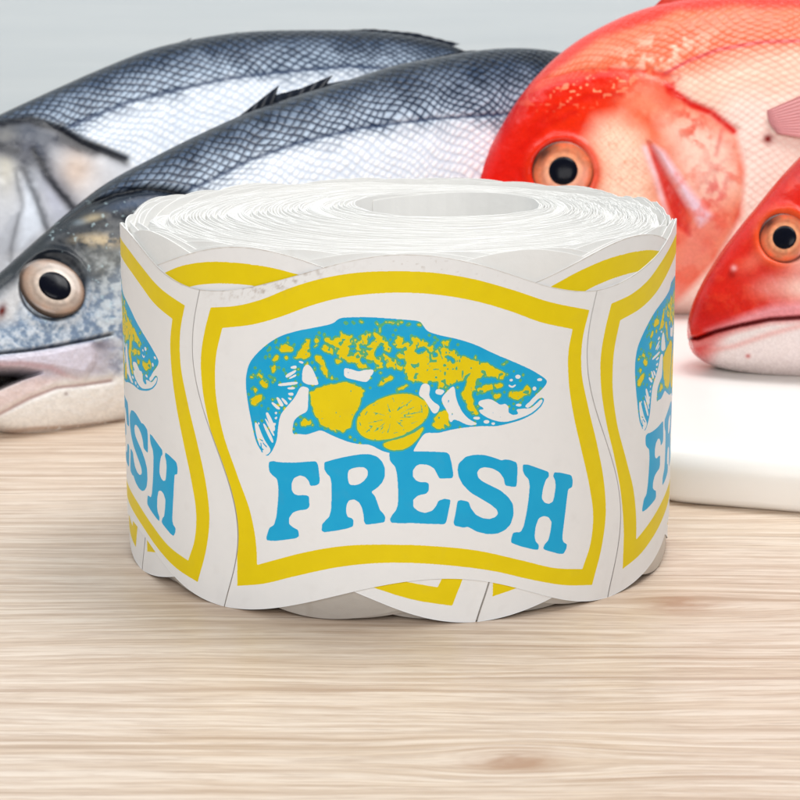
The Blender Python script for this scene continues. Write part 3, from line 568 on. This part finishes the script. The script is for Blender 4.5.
def bass_body(f, lat, dark_top, below, wu, wv, seed):
    X, Y = f.featpx(); u, v = f.P2[..., 0], f.P2[..., 1]
    frac = np.broadcast_to(((1-np.cos(np.r_[np.linspace(0, np.pi, f.nnear), np.linspace(np.pi, 2*np.pi, 56)[1:-1]]))/2)[None], X.shape)   # 0 back .. 1 belly
    yl = np.interp(X, [p[0] for p in lat], [p[1] for p in lat])          # lateral line height
    ty = np.interp(X, *np.array(dark_top).T); rel = (Y-ty)/np.maximum(yl-ty, 6)   # 0 dorsal edge, 1 lateral line
    us = f.ts[:, None]*f.L+0*u; vs = frac*f.Hm; sc_ = diamond(us+vs*.35, vs, wu, wv, seed); nz = fbm(u*.16, v*.16, seed+4); fine = fbm(u*.9, v*.9, seed+7, 3)
    lightk = sm(.14, .98, sc_+.24*(fine-.5)+.25*(nz-.5))
    base_d = s2l((9, 17, 32)); base_l = s2l((122, 152, 186))
    g = sm(0.05, 1.1, rel+.5*(nz-.5))[..., None]
    dk = base_d*(1-g)+s2l((30, 46, 72))*g; lt = s2l((50, 70, 98))*(1-g)+s2l((184, 200, 218))*g
    c = dk*(1-lightk[..., None])+lt*lightk[..., None]
    be = sm(.85, 1.45, rel+.5*(nz-.5))
    wh = s2l((204, 214, 228))*(1-lightk[..., None])+s2l((240, 243, 247))*lightk[..., None]; wh = wh*(.96+.08*fine[..., None])
    wh = wh*(1-sm(1.8, 3.0, rel)[..., None])+(s2l((226, 232, 240))*(1-lightk[..., None]*.9)+s2l((250, 250, 250))*lightk[..., None]*.9)*sm(1.8, 3.0, rel)[..., None]
    c = c*(1-be[..., None])+wh*be[..., None]
    c = mixc(c, (10, 15, 24), sm(.30, .0, rel)*.85)
    dl = pd(X, Y, lat); c = mixc(c, (40, 58, 90), np.exp(-(dl/1.8)**2)*.85)
    c = mixc(c, (218, 205, 190), sm(.93, 1.0, frac)*.6)
    disp = .26*(sc_-.5)+.35*(nz-.5)-.35*np.exp(-(dl/2.2)**2)
    return X, Y, rel, c, disp, nz, fine, frac, lightk

# ---- B: front sea bass
B = Fish("sea_bass", "silver blue sea bass nearest the roll, open mouth and whole eye at left", (60, 434), 40, 22,
    [(-66, 338), (-60, 322), (-30, 298), (0, 273), (30, 246), (70, 211), (105, 184), (150, 159), (200, 134), (250, 112), (300, 95), (350, 80), (385, 69), (430, 60), (470, 53), (510, 50), (555, 54), (620, 80), (680, 120), (720, 150)],
    [(-66, 345), (-60, 372), (-40, 400), (-10, 424), (20, 434), (60, 434), (100, 429), (150, 416), (200, 404), (260, 396), (330, 376), (400, 352), (470, 325), (540, 290), (610, 240), (660, 200), (700, 180), (720, 172)],
    [1.5, 10, 14, 16.5, 18, 19, 19, 18, 16, 12, 7, 4, 2.5], 15, M_skin, 0, NU=860, NV=330, contact_y=92, group="silver sea bass lying on the table")
lat = [(-60, 230), (120, 215), (185, 192), (215, 178), (250, 160), (300, 142), (360, 128), (430, 119), (520, 113), (700, 130)]
top = [(-60, 322), (0, 273), (70, 211), (150, 159), (250, 112), (350, 80), (430, 60), (510, 50), (620, 80), (720, 150)]
X, Y, rel, c, disp, nz, fine, frac, lk = bass_body(B, lat, top, None, 1.8, 1.12, 21)
# head: forward of the gill fold
gill = [(60, 224), (95, 205), (130, 196), (165, 190), (196, 196), (215, 215), (228, 260), (225, 320), (205, 370), (175, 410), (140, 440)]
headp = [(-120, 200), (55, 222), (95, 196), (135, 189), (168, 190), (196, 196), (215, 215), (228, 260), (225, 320), (205, 370), (175, 410), (140, 460), (-120, 460)]
hm = soft(X, Y, headp, 3.); hcol = np.ones(c.shape)*s2l((16, 24, 36))
m1 = fbm(X*.055, Y*.055, 31); m2 = fbm(X*.16, Y*.16, 33, 3); m3 = vnoise(X*.5, Y*.5, 35)
# cheek: silvery blue mottle
ch = sm(262, 318, Y+.0*X+40*(m1-.5)+(X-60)*.12); hcol = mixc(hcol, (150, 168, 190), ch*.9); m4 = fbm(X*.35, Y*.35, 39, 3); hcol = mixc(hcol, (214, 220, 228), ch*sm(.38, .75, m2*.6+m4*.4)*.85); hcol = mixc(hcol, (92, 112, 142), ch*sm(.52, .28, m2*.6+m4*.4)*.6)
hcol = mixc(hcol, (200, 208, 214), sm(70, 120, X)*sm(245, 270, Y)*sm(.35, .65, m2)*.75)
hcol = mixc(hcol, (168, 170, 166), gz(X, Y, 108, 262, 26, 26)*.6*(.4+m2))
hcol = mixc(hcol, (190, 170, 136), gz(X, Y, 102, 240, 24, 6, .05)*sm(.3, .6, m2)*.95)
hcol = mixc(hcol, (186, 170, 136), gz(X, Y, 92, 219, 13, 5, -.1)*.95); hcol = mixc(hcol, (170, 190, 205), gz(X, Y, 78, 222, 8, 4)*.6)
hcol = mixc(hcol, (10, 13, 18), sm(22, 4, pd(X, Y, [(-60, 322), (0, 276), (70, 214), (100, 190)]))*.9)
hcol = mixc(hcol, (18, 24, 34), np.exp(-(pd(X, Y, [(50, 240), (75, 230), (100, 222), (128, 214), (160, 210)])/4.5)**2)*.95)
hcol = mixc(hcol, (52, 74, 104), gz(X, Y, 135, 203, 28, 5, -.2)*.7)
sp = (vnoise(X*.22, Y*.22, 37) > .8) & (X > 40); hcol = mixc(hcol, (190, 214, 220), sp*.4*sm(.5, .8, m3))
# pale snout skin in front of the eye
hcol = mixc(hcol, (206, 204, 204), soft(X, Y, [(-50, 320), (0, 296), (22, 278), (24, 300), (14, 322), (-40, 330)], 6)*.85)
hcol = mixc(hcol, (96, 28, 20), gz(X, Y, 2, 311, 4.5, 8, .3))
# upper jaw bone (maxilla), mouth, lower jaw
face = sm(343, 352, Y+(X-60)*.16); hcol = mixc(hcol, (196, 190, 202), face*sm(140, 90, X))
hcol = mixc(hcol, (214, 208, 222), soft(X, Y, [(-60, 358), (0, 357), (45, 352), (90, 344), (93, 362), (84, 374), (40, 366), (0, 366), (-60, 368)], 3.)*.9)
hcol = mixc(hcol, (196, 164, 172), np.exp(-(pd(X, Y, [(-40, 366), (20, 364), (50, 368), (70, 378), (92, 384)])/3.)**2)*.8)
low = sm(372, 386, Y+.16*(60-X)*-.4+4*(m1-.5)); hcol = mixc(hcol, (244, 241, 238), low)
hcol = mixc(hcol, (222, 190, 190), soft(X, Y, [(-60, 392), (0, 388), (35, 376), (62, 378), (40, 392), (0, 410), (-60, 420)], 5)*.6)
hcol = mixc(hcol, (170, 126, 124), np.exp(-(pd(X, Y, [(-60, 424), (0, 414), (30, 398), (58, 387), (86, 384), (112, 380)])/1.8)**2)*.7)
hcol = mixc(hcol, (176, 128, 88), np.exp(-(pd(X, Y, [(-30, 424), (20, 429), (70, 427), (130, 420)])/2.2)**2)*.55*sm(.3, .6, m2+.2))
hcol = mixc(hcol, (140, 120, 124), gz(X, Y, 66, 394, 2.2, 2.2)*.7)
hcol = mixc(hcol, (90, 84, 96), gz(X, Y, 99, 345, 8, 5)*.7+gz(X, Y, 108, 352, 10, 10)*.25)
mouth = soft(X, Y, [(-80, 368), (0, 368), (25, 369), (42, 372), (24, 378), (8, 385), (-10, 393), (-80, 404)], 2.2); hcol = mixc(hcol, (10, 4, 4), mouth)
fold = np.exp(-(pd(X, Y, [(-60, 354), (0, 353), (30, 350), (60, 345), (90, 339), (112, 334)])/1.6)**2); hcol = mixc(hcol, (40, 38, 52), fold*.9)
hcol = hcol*(.93+.14*m3[..., None])
c = c*(1-hm[..., None])+hcol*hm[..., None]
gl = np.exp(-(pd(X, Y, [(60, 226), (92, 204), (118, 193), (150, 187), (178, 191), (200, 198)])/3.8)**2); c = mixc(c, (10, 14, 22), gl*.96)
disp = disp*(1-hm)+hm*(.5*(m1-.5)+.25*(m2-.5)*(.3+ch)); disp = disp-1.5*gl-1.2*fold-6.*mouth+.9*soft(X, Y, [(-60, 358), (0, 357), (45, 352), (92, 342), (94, 362), (84, 376), (40, 367), (0, 366), (-60, 368)], 4)
disp += .9*hm*sm(6, 16, pd(X, Y, gill))*0-.7*np.exp(-(pd(X, Y, [(-60, 424), (0, 414), (30, 398), (58, 387), (86, 384), (112, 380)])/3)**2)
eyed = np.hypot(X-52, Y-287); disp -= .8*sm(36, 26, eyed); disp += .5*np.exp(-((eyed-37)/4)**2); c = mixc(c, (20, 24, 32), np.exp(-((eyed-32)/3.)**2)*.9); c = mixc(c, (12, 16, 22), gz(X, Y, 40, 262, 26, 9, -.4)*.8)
B.build(c, disp, 0)
B.eye(53, 287, 31, 15.5, (214, 196, 182), (150, 122, 104), bulge=.22, lift=.1, squash=1.12)
fc = fin_col((12, 17, 26), (36, 44, 58), 8)
B.sheet("dorsal_fin", ([(235, 122), (262, 110), (300, 98), (345, 84)], [(238, 117), (279, 85), (275, 95), (302, 88), (333, 75), (326, 84), (352, 79)]), 0, .6, fc)
B.sheet("second_dorsal_fin", ([(360, 80), (400, 70), (450, 58), (500, 55)], [(374, 72), (420, 61), (462, 51), (520, 49)]), 0, .6, fc)
B.sheet("tail_fin", ([(700, 130), (706, 150), (702, 178)], [(790, 95), (760, 150), (800, 215)]), 0, 1.0, fc)
B.sheet("pectoral_fin", ([(236, 300), (240, 316), (238, 332)], [(330, 290), (335, 312), (310, 335)]), 19, .5, fin_col((150, 160, 172), (190, 196, 204)), bend=-4)

# ---- A: rear sea bass
A = Fish("sea_bass", "blue and silver sea bass farther back, head cut off by the left edge", (60, 345), 38, 24,
    [(-182, 280), (-170, 258), (-140, 215), (-90, 165), (-40, 134), (0, 115), (50, 92), (100, 70), (150, 51), (185, 43), (230, 36), (300, 33), (350, 33), (400, 37), (450, 47), (500, 72), (540, 100), (565, 115)],
    [(-182, 288), (-165, 318), (-120, 350), (-60, 362), (0, 362), (60, 352), (130, 336), (200, 320), (280, 300), (350, 275), (420, 235), (480, 190), (520, 160), (565, 142)],
    [1.5, 10, 14, 16.5, 18, 19, 19, 18, 16, 12, 7, 4, 2.5], 15, M_skin, 0, NU=760, NV=260, contact_y=172, group="silver sea bass lying on the table")
lat = [(-100, 150), (60, 132), (82, 121), (125, 103), (175, 90), (225, 79), (280, 72), (350, 66), (450, 72), (560, 120)]
top = [(-180, 260), (-90, 165), (0, 115), (50, 92), (100, 70), (150, 51), (230, 36), (300, 33), (350, 33), (400, 37), (450, 47), (560, 110)]
X, Y, rel, c, disp, nz, fine, frac, lk = bass_body(A, lat, top, None, 1.8, 1.12, 51)
headp = [(-300, 60), (-20, 124), (0, 121), (30, 118), (65, 128), (85, 140), (125, 158), (150, 190), (160, 240), (140, 330), (100, 420), (-300, 420)]
hm = soft(X, Y, headp, 3.); m1 = fbm(X*.05, Y*.05, 61); m2 = fbm(X*.14, Y*.14, 63, 3); disp = disp*(1-hm)+hm*.6*(m1-.5)
hcol = np.ones(c.shape)*s2l((206, 208, 214)); hcol = mixc(hcol, (168, 172, 182), sm(.35, .6, m1)*.5)
hcol = mixc(hcol, (32, 44, 64), soft(X, Y, [(-120, 110), (0, 120), (30, 118), (70, 130), (92, 148), (80, 160), (55, 152), (45, 175), (20, 160), (-120, 200)], 12)*.9)
hcol = mixc(hcol, (222, 196, 176), gz(X, Y, 78, 172, 20, 22)*.9); hcol = mixc(hcol, (232, 228, 228), gz(X, Y, 100, 190, 24, 24)*.6)
hcol = mixc(hcol, (204, 196, 176), gz(X, Y, 6, 165, 12, 30)*.7); hcol = mixc(hcol, (188, 190, 208), gz(X, Y, 55, 200, 12, 22, -.4)*.6)
hcol = mixc(hcol, (226, 232, 242), soft(X, Y, [(26, 180), (34, 184), (46, 226), (30, 240), (20, 250)], 4)*.9)
hcol = mixc(hcol, (30, 34, 48), gz(X, Y, 26, 156, 18, 12, .5)*.85); hcol = mixc(hcol, (60, 66, 84), gz(X, Y, 64, 190, 9, 22, -.6)*.55); hcol = mixc(hcol, (70, 74, 92), gz(X, Y, 10, 148, 26, 10)*.8)
for pts, wd, k in (([(-20, 124), (0, 122), (30, 118), (60, 127), (82, 140), (104, 149), (126, 158)], 6.5, .97), ([(34, 150), (50, 178), (64, 198), (78, 212)], 4.2, .9), ([(24, 168), (36, 198), (48, 230)], 3.6, .7), ([(-20, 146), (0, 146), (16, 150)], 7, .9), ([(62, 138), (80, 146), (95, 152)], 5, .7), ([(18, 172), (22, 210), (10, 260)], 2.4, .4)):
    q = np.exp(-(pd(X+6*(m1-.5), Y+6*(m2-.5), pts)/(wd*(.7+.8*m2)))**2); hcol = mixc(hcol, (16, 18, 28), q*k); disp = disp-.35*np.exp(-(pd(X, Y, pts)/(wd*1.8))**2)*hm
hcol = hcol*(.92+.16*m2[..., None]); c = c*(1-hm[..., None])+hcol*hm[..., None]
gl = np.exp(-(pd(X, Y, [(-20, 124), (0, 122), (30, 118), (60, 127), (82, 140), (104, 149), (126, 158)])/4)**2); c = mixc(c, (14, 16, 26), gl*.95)
eyed = np.hypot(X+120, Y-268); disp -= 1.6*sm(34, 24, eyed)
A.build(c, disp, 0)
A.eye(-120, 268, 30, 14, (214, 196, 182), (150, 122, 104), bulge=.22, lift=.1, squash=1.12)
A.sheet("dorsal_fin", ([(140, 60), (170, 50), (205, 42), (250, 38)], [(144, 54), (192, 38), (186, 43), (212, 38), (238, 32), (232, 37), (262, 35)]), 0, .6, fc)
A.sheet("second_dorsal_fin", ([(300, 38), (350, 37), (400, 41), (440, 50)], [(330, 31), (370, 29), (415, 33), (460, 44)]), 0, .6, fc)
A.sheet("tail_fin", ([(556, 112), (560, 128), (556, 144)], [(625, 75), (602, 124), (640, 172)]), 0, 1.0, fc)

# ---- C, D: red bream
def red_body(f, top_pts, seed, wu=1.45, wv=1.0):
    X, Y = f.featpx(); u, v = f.P2[..., 0], f.P2[..., 1]
    frac = np.broadcast_to(((1-np.cos(np.r_[np.linspace(0, np.pi, f.nnear), np.linspace(np.pi, 2*np.pi, 56)[1:-1]]))/2)[None], X.shape)
    us = f.ts[:, None]*f.L+0*u; vs = frac*f.Hm; sc_ = diamond(us+vs*.3, vs, wu, wv, seed); n1 = fbm(X*.03, Y*.03, seed+2); n2 = fbm(X*.11, Y*.11, seed+5, 3); n3 = vnoise(X*.6, Y*.6, seed+8)
    ty = np.interp(X, *np.array(top_pts).T); dep = Y-ty
    return X, Y, frac, sc_, n1, n2, n3, dep
Cc = Fish("red_bream", "large orange red bream behind the roll, its back touching the top of the photo", (690, 316), 4, 20,
    [(452, 246), (450, 236), (458, 214), (470, 186), (484, 158), (498, 132), (515, 104), (540, 73), (570, 47), (600, 29), (640, 12), (680, 3), (730, -2), (800, 0), (880, 18), (960, 55), (1030, 100), (1075, 130), (1100, 150)],
    [(452, 250), (456, 264), (475, 284), (510, 300), (560, 309), (620, 314), (690, 316), (760, 318), (850, 312), (930, 290), (1000, 250), (1050, 215), (1080, 200), (1100, 195)],
    [2, 11, 15, 18, 20, 21, 21, 20, 18, 14, 9, 5, 3], 17, M_red, 12, NU=860, NV=400, contact_y=172, group="red bream lying on the white board")
top = [(450, 236), (470, 186), (498, 132), (540, 73), (600, 29), (680, 3), (730, -2), (800, 0), (880, 18), (960, 55), (1100, 150)]
X, Y, frac, sc_, n1, n2, n3, dep = red_body(Cc, top, 71)
latC = [(640, 110), (664, 74), (690, 60), (720, 49), (760, 42), (800, 41), (900, 62), (1000, 110), (1090, 165)]
yl = np.interp(X, *np.array(latC).T)
c = np.ones(X.shape+(3,))*s2l((230, 122, 88)); lk = sm(.1, .8, sc_+.25*(n2-.5))
c = mixc(c, (242, 172, 140), lk*.55); c = mixc(c, (252, 226, 208), sm(-8, 26, Y-yl+20*(n1-.5))*.85); c = mixc(c, (252, 240, 232), sm(30, 80, Y-yl+30*(n1-.5))*.8)
c = mixc(c, (232, 132, 98), sm(18, -22, Y-yl)*(.35+.65*(1-lk))*.75)
c = mixc(c, (238, 176, 160), (1-lk)*sm(-5, 20, Y-yl)*.16)
c = mixc(c, (250, 220, 200), gz(X, Y, 655, 55, 50, 18, -.25)*sm(.45, .7, n2)*.9)
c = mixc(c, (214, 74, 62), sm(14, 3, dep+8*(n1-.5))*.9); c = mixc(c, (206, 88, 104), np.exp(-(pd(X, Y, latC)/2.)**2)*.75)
head = soft(X, Y, [(380, 330), (440, 150), (520, 95), (560, 78), (610, 69), (668, 76), (676, 96), (700, 106), (736, 132), (745, 170), (742, 215), (715, 262), (680, 300), (640, 340)], 4)
hc = np.ones(c.shape)*s2l((238, 120, 80)); hc = mixc(hc, (248, 196, 168), sm(.4, .65, n1)*.5)
snout = sm(600, 545, X+.55*(Y-170)); hc = mixc(hc, (214, 30, 8), snout*.97); hc = mixc(hc, (196, 26, 18), sm(24, 4, dep+10*(n1-.5))*sm(620, 520, X)*.8)
hc = mixc(hc, (232, 66, 18), gz(X, Y, 575, 112, 55, 28, -.5)*.95); hc = mixc(hc, (246, 176, 150), gz(X, Y, 640, 88, 30, 9)*sm(.4, .6, n2)*.8)
ret = np.abs(fbm(X*.09, Y*.09, 83, 2)-.5); chk = soft(X, Y, [(598, 122), (618, 118), (640, 132), (652, 160), (652, 230), (600, 235), (596, 200), (604, 170), (590, 140)], 14)
hc = mixc(hc, (251, 226, 204), chk*.95); hc = mixc(hc, (236, 150, 110), chk*np.exp(-(ret/.035)**2)*.3); rl_ = diamond(X*.25, Y*.25, .9, .9, 77); hc = mixc(hc, (232, 128, 84), (1-sm(.1, .35, rl_))*chk*.4)
hc = mixc(hc, (250, 222, 206), soft(X, Y, [(664, 120), (700, 118), (738, 135), (742, 190), (700, 215), (676, 170)], 16)*.95)
hc = mixc(hc, (232, 116, 96), gz(X, Y, 692, 125, 12, 26, -.4)*sm(.4, .6, n2)*.8)
hc = mixc(hc, (224, 110, 110), gz(X, Y, 712, 205, 16, 45, .2)*sm(.35, .65, n2)*.8)
hc = mixc(hc, (232, 160, 150), soft(X, Y, [(672, 220), (700, 200), (735, 215), (715, 262), (680, 310), (660, 300)], 20)*.6)
q1 = soft(X, Y, [(648, 142), (654, 146), (670, 178), (688, 206), (690, 236), (676, 226), (662, 190), (652, 160)], 3); hc = mixc(hc, (212, 66, 60), q1*.9)
q2 = soft(X, Y, [(654, 146), (664, 152), (690, 190), (712, 216), (700, 226), (688, 206), (670, 176)], 4); hc = mixc(hc, (238, 222, 236), q2*.9)
q3 = np.exp(-(pd(X, Y, [(645, 148), (655, 175), (664, 205), (672, 232)])/3.5)**2); hc = mixc(hc, (244, 224, 232), q3*.7)
gl = np.exp(-(pd(X, Y, [(498, 100), (540, 82), (575, 73), (610, 69), (650, 72), (678, 76), (668, 92), (690, 104), (712, 112), (734, 130)])/3.0)**2)*sm(480, 560, X)
hc = mixc(hc, (226, 52, 26), soft(X, Y, [(560, 78), (610, 70), (672, 76), (684, 100), (672, 108), (650, 90), (600, 84)], 10)*.55)
for pts, wd, k in (([(738, 128), (745, 160), (745, 190), (736, 225), (716, 262)], 2, .32), ([(722, 130), (716, 155)], 2.5, .4)): hc = mixc(hc, (214, 84, 84), np.exp(-(pd(X, Y, pts)/wd)**2)*k)
for pts in ([(530, 130), (556, 108), (590, 96), (620, 94)], [(520, 150), (545, 125), (575, 112)]): hc = mixc(hc, (206, 34, 14), np.exp(-(pd(X, Y, pts)/4)**2)*.6)
hc = mixc(hc, (234, 118, 92), sm(.44, .66, .5*n2+.5*fbm(X*.05, Y*.05, 99))*sm(640, 690, X)*.5)
sp = sm(.72, .8, vnoise(X*.3, Y*.3, 93))*gz(X, Y, 590, 88, 50, 14, -.2); hc = mixc(hc, (252, 200, 160), sp*.8)
hc = mixc(hc, (226, 70, 34), np.exp(-((np.hypot(X-562, Y-172)-34)/5)**2)*.7); hc = hc*(.94+.12*n3[..., None])
c = c*(1-head[..., None])+hc*head[..., None]
c = mixc(c, (222, 34, 12), gl*.6*sm(.25, .5, n2)); c = mixc(c, (208, 16, 6), np.exp(-(pd(X, Y, [(668, 86), (690, 103), (712, 112), (734, 131)])/4.)**2)*.85)
c = mixc(c, (120, 16, 18), gz(X, Y, 768, 139, 5, 5, -.5)); c = mixc(c, (244, 214, 206), sm(.9, 1, frac)*.6)
disp = .20*(sc_-.5)*(1-head)+.7*(n1-.5)+.25*(n2-.5)*head-.45*np.exp(-(pd(X, Y, [(498, 100), (540, 82), (575, 73), (610, 69), (650, 72), (676, 84), (690, 104), (712, 112), (734, 130)])/6.0)**2)*sm(480, 560, X)+.9*head*sm(0, 14, pd(X, Y, [(738, 128), (745, 160), (745, 190), (736, 225), (716, 262)]))*0
disp += .5*q2-.6*q1; disp -= .4*np.exp(-(pd(X, Y, [(738, 128), (745, 160), (745, 190), (736, 225), (716, 262)])/3)**2)
mouthC = pd(X, Y, [(440, 248), (475, 250), (505, 246)]); c = mixc(c, (120, 20, 16), np.exp(-(mouthC/2)**2)); disp -= 1.5*np.exp(-(mouthC/2.5)**2)
eyed = np.hypot(X-562, Y-172); disp -= 1.6*sm(32, 22, eyed); disp += .8*np.exp(-((eyed-34)/5)**2)
c = mixc(c, (40, 14, 12), gz(X, Y, 543, 159, 9, 6, -.6)*.9)
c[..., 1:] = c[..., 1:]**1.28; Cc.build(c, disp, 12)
Cc.eye(563, 172, 31, 14.5, (244, 158, 112), (226, 104, 62), bulge=.15, lift=.2, cres=1.)
rf = fin_col((222, 96, 84), (240, 170, 160))
Cc.sheet("dorsal_fin", ([(640, 20), (720, 6), (800, 8), (900, 30), (960, 60)], [(665, -4), (720, -14), (800, -14), (915, 8), (985, 48)]), 0, .7, fin_col((206, 54, 44), (222, 90, 74)))
Cc.sheet("pectoral_fin", ([(748, 132), (750, 142), (758, 154)], [(840, 92), (885, 130), (865, 172)]), 22., .5, fin_col((236, 170, 172), (238, 180, 176), 4), bend=4)
Cc.sheet("tail_fin", ([(1090, 148), (1094, 170), (1090, 196)], [(1170, 90), (1150, 170), (1180, 250)]), 0, 1., rf)

Dd = Fish("red_bream", "smaller deep red bream at the right edge, pale chin resting on the white board", (780, 377), -3, 16,
    [(689, 336), (688, 326), (692, 306), (700, 287), (715, 261), (735, 233), (757, 206), (780, 178), (800, 157), (840, 130), (900, 105), (980, 95), (1060, 108), (1130, 140), (1190, 180), (1220, 200), (1240, 215)],
    [(689, 340), (692, 350), (704, 361), (725, 369), (755, 375), (800, 379), (860, 381), (930, 379), (1010, 368), (1090, 340), (1150, 305), (1200, 275), (1220, 262), (1240, 258)],
    [4, 11, 15, 18, 20, 20, 19, 17, 14, 9, 5, 3], 15, M_red, 12, NU=760, NV=330, contact_y=98, power=.7, group="red bream lying on the white board")
top = [(688, 326), (700, 287), (735, 233), (780, 178), (840, 130), (900, 105), (980, 95), (1060, 108), (1240, 215)]
X, Y, frac, sc_, n1, n2, n3, dep = red_body(Dd, top, 111)
c = np.ones(X.shape+(3,))*s2l((236, 120, 96)); lk = sm(.35, .7, sc_)*sm(850, 900, X)
c = mixc(c, (246, 186, 164), lk*.6); c = mixc(c, (250, 226, 212), sm(230, 300, Y)*sm(840, 900, X)*.8)
fc_ = sm(900, 850, X); hc = np.ones(c.shape)*s2l((214, 52, 38)); hc = mixc(hc, (186, 26, 22), sm(.5, .3, n1)*.6); hc = mixc(hc, (232, 88, 60), sm(.5, .7, n2)*.4)
hc = mixc(hc, (232, 112, 62), np.exp(-((np.hypot(X-784, Y-238)-26)/6)**2)*.7); hc = mixc(hc, (240, 150, 130), gz(X, Y, 752, 262, 16, 8, -.6)*.5)
hc = mixc(hc, (246, 206, 194), gz(X, Y, 800, 288, 26, 14)*.9+gz(X, Y, 840, 280, 40, 30)*.3)
hc = mixc(hc, (240, 172, 160), gz(X, Y, 770, 288, 18, 10)*.5)
hc = mixc(hc, (232, 170, 176), soft(X, Y, [(735, 318), (770, 306), (820, 300), (820, 316), (760, 322), (715, 332), (705, 330)], 4)*.85)
hc = mixc(hc, (206, 58, 58), soft(X, Y, [(690, 318), (720, 316), (740, 312), (735, 320), (700, 334), (688, 334)], 5)*.6)
jaw = soft(X, Y, [(680, 345), (700, 343), (735, 331), (770, 322), (860, 316), (860, 400), (680, 400)], 5); hc = mixc(hc, (238, 228, 226), jaw)
hc = mixc(hc, (212, 60, 56), jaw*sm(728, 698, X+.5*(Y-350))*.9); hc = mixc(hc, (226, 140, 130), jaw*np.exp(-(pd(X, Y, [(704, 352), (735, 346), (770, 334), (800, 326)])/3)**2)*.4)
hc = mixc(hc, (206, 120, 116), gz(X, Y, 748, 356, 2.6, 2.2)*.8); hc = mixc(hc, (120, 20, 20), gz(X, Y, 732, 274, 4, 5)*.6); hc = mixc(hc, (246, 200, 200), gz(X, Y, 734, 268, 3, 3)*.7)
ml = np.exp(-(pd(X, Y, [(680, 338), (698, 338), (716, 331), (740, 325), (770, 319), (800, 317), (812, 317)])/2.)**2); hc = mixc(hc, (96, 8, 12), ml*.95)
hc = mixc(hc, (250, 214, 204), gz(X, Y, 800, 262, 12, 14)*.5); hc = hc*(.94+.12*n3[..., None]); c = c*(1-fc_[..., None])+hc*fc_[..., None]
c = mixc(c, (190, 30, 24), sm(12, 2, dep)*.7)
glD = np.exp(-(pd(X, Y, [(880, 160), (905, 200), (912, 260), (895, 320)])/3)**2); c = mixc(c, (150, 30, 30), glD*.6)
eyed = np.hypot(X-784, Y-238); disp = .14*(sc_-.5)*(1-fc_)+.6*(n1-.5)+.25*(n2-.5)-1.8*ml-1.3*sm(27, 18, eyed)+.8*np.exp(-((eyed-29)/5)**2)-glD
disp += .6*soft(X, Y, [(700, 330), (770, 306), (830, 300), (830, 316), (760, 320)], 6)
c = mixc(c, (44, 10, 10), gz(X, Y, 768, 226, 6, 8, .6)*.8)
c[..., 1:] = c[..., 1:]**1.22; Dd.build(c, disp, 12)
Dd.eye(784, 238, 26, 12.5, (240, 160, 116), (220, 88, 48), bulge=.15, lift=.2, cres=1.)
Dd.sheet("dorsal_fin", ([(850, 130), (920, 108), (1000, 104), (1080, 122)], [(862, 104), (925, 82), (1010, 80), (1100, 108)]), 0, .7, fin_col((206, 54, 44), (222, 90, 74)))
Dd.sheet("pectoral_fin", ([(920, 285), (922, 298), (918, 312)], [(1010, 270), (1030, 300), (1000, 325)]), 19, .5, rf, bend=4)
Dd.sheet("tail_fin", ([(1230, 212), (1234, 236), (1230, 260)], [(1310, 160), (1290, 236), (1315, 310)]), 0, 1., rf)

for f_ in (A, B, Cc, Dd):
    P_ = f_.P; zmin = P_[..., 2].min(); i = P_.reshape(-1, 3)[:, 2].argmin(); b = P_.reshape(-1, 3)[i]; to_world(f_.root, (b[0], b[1], zmin))
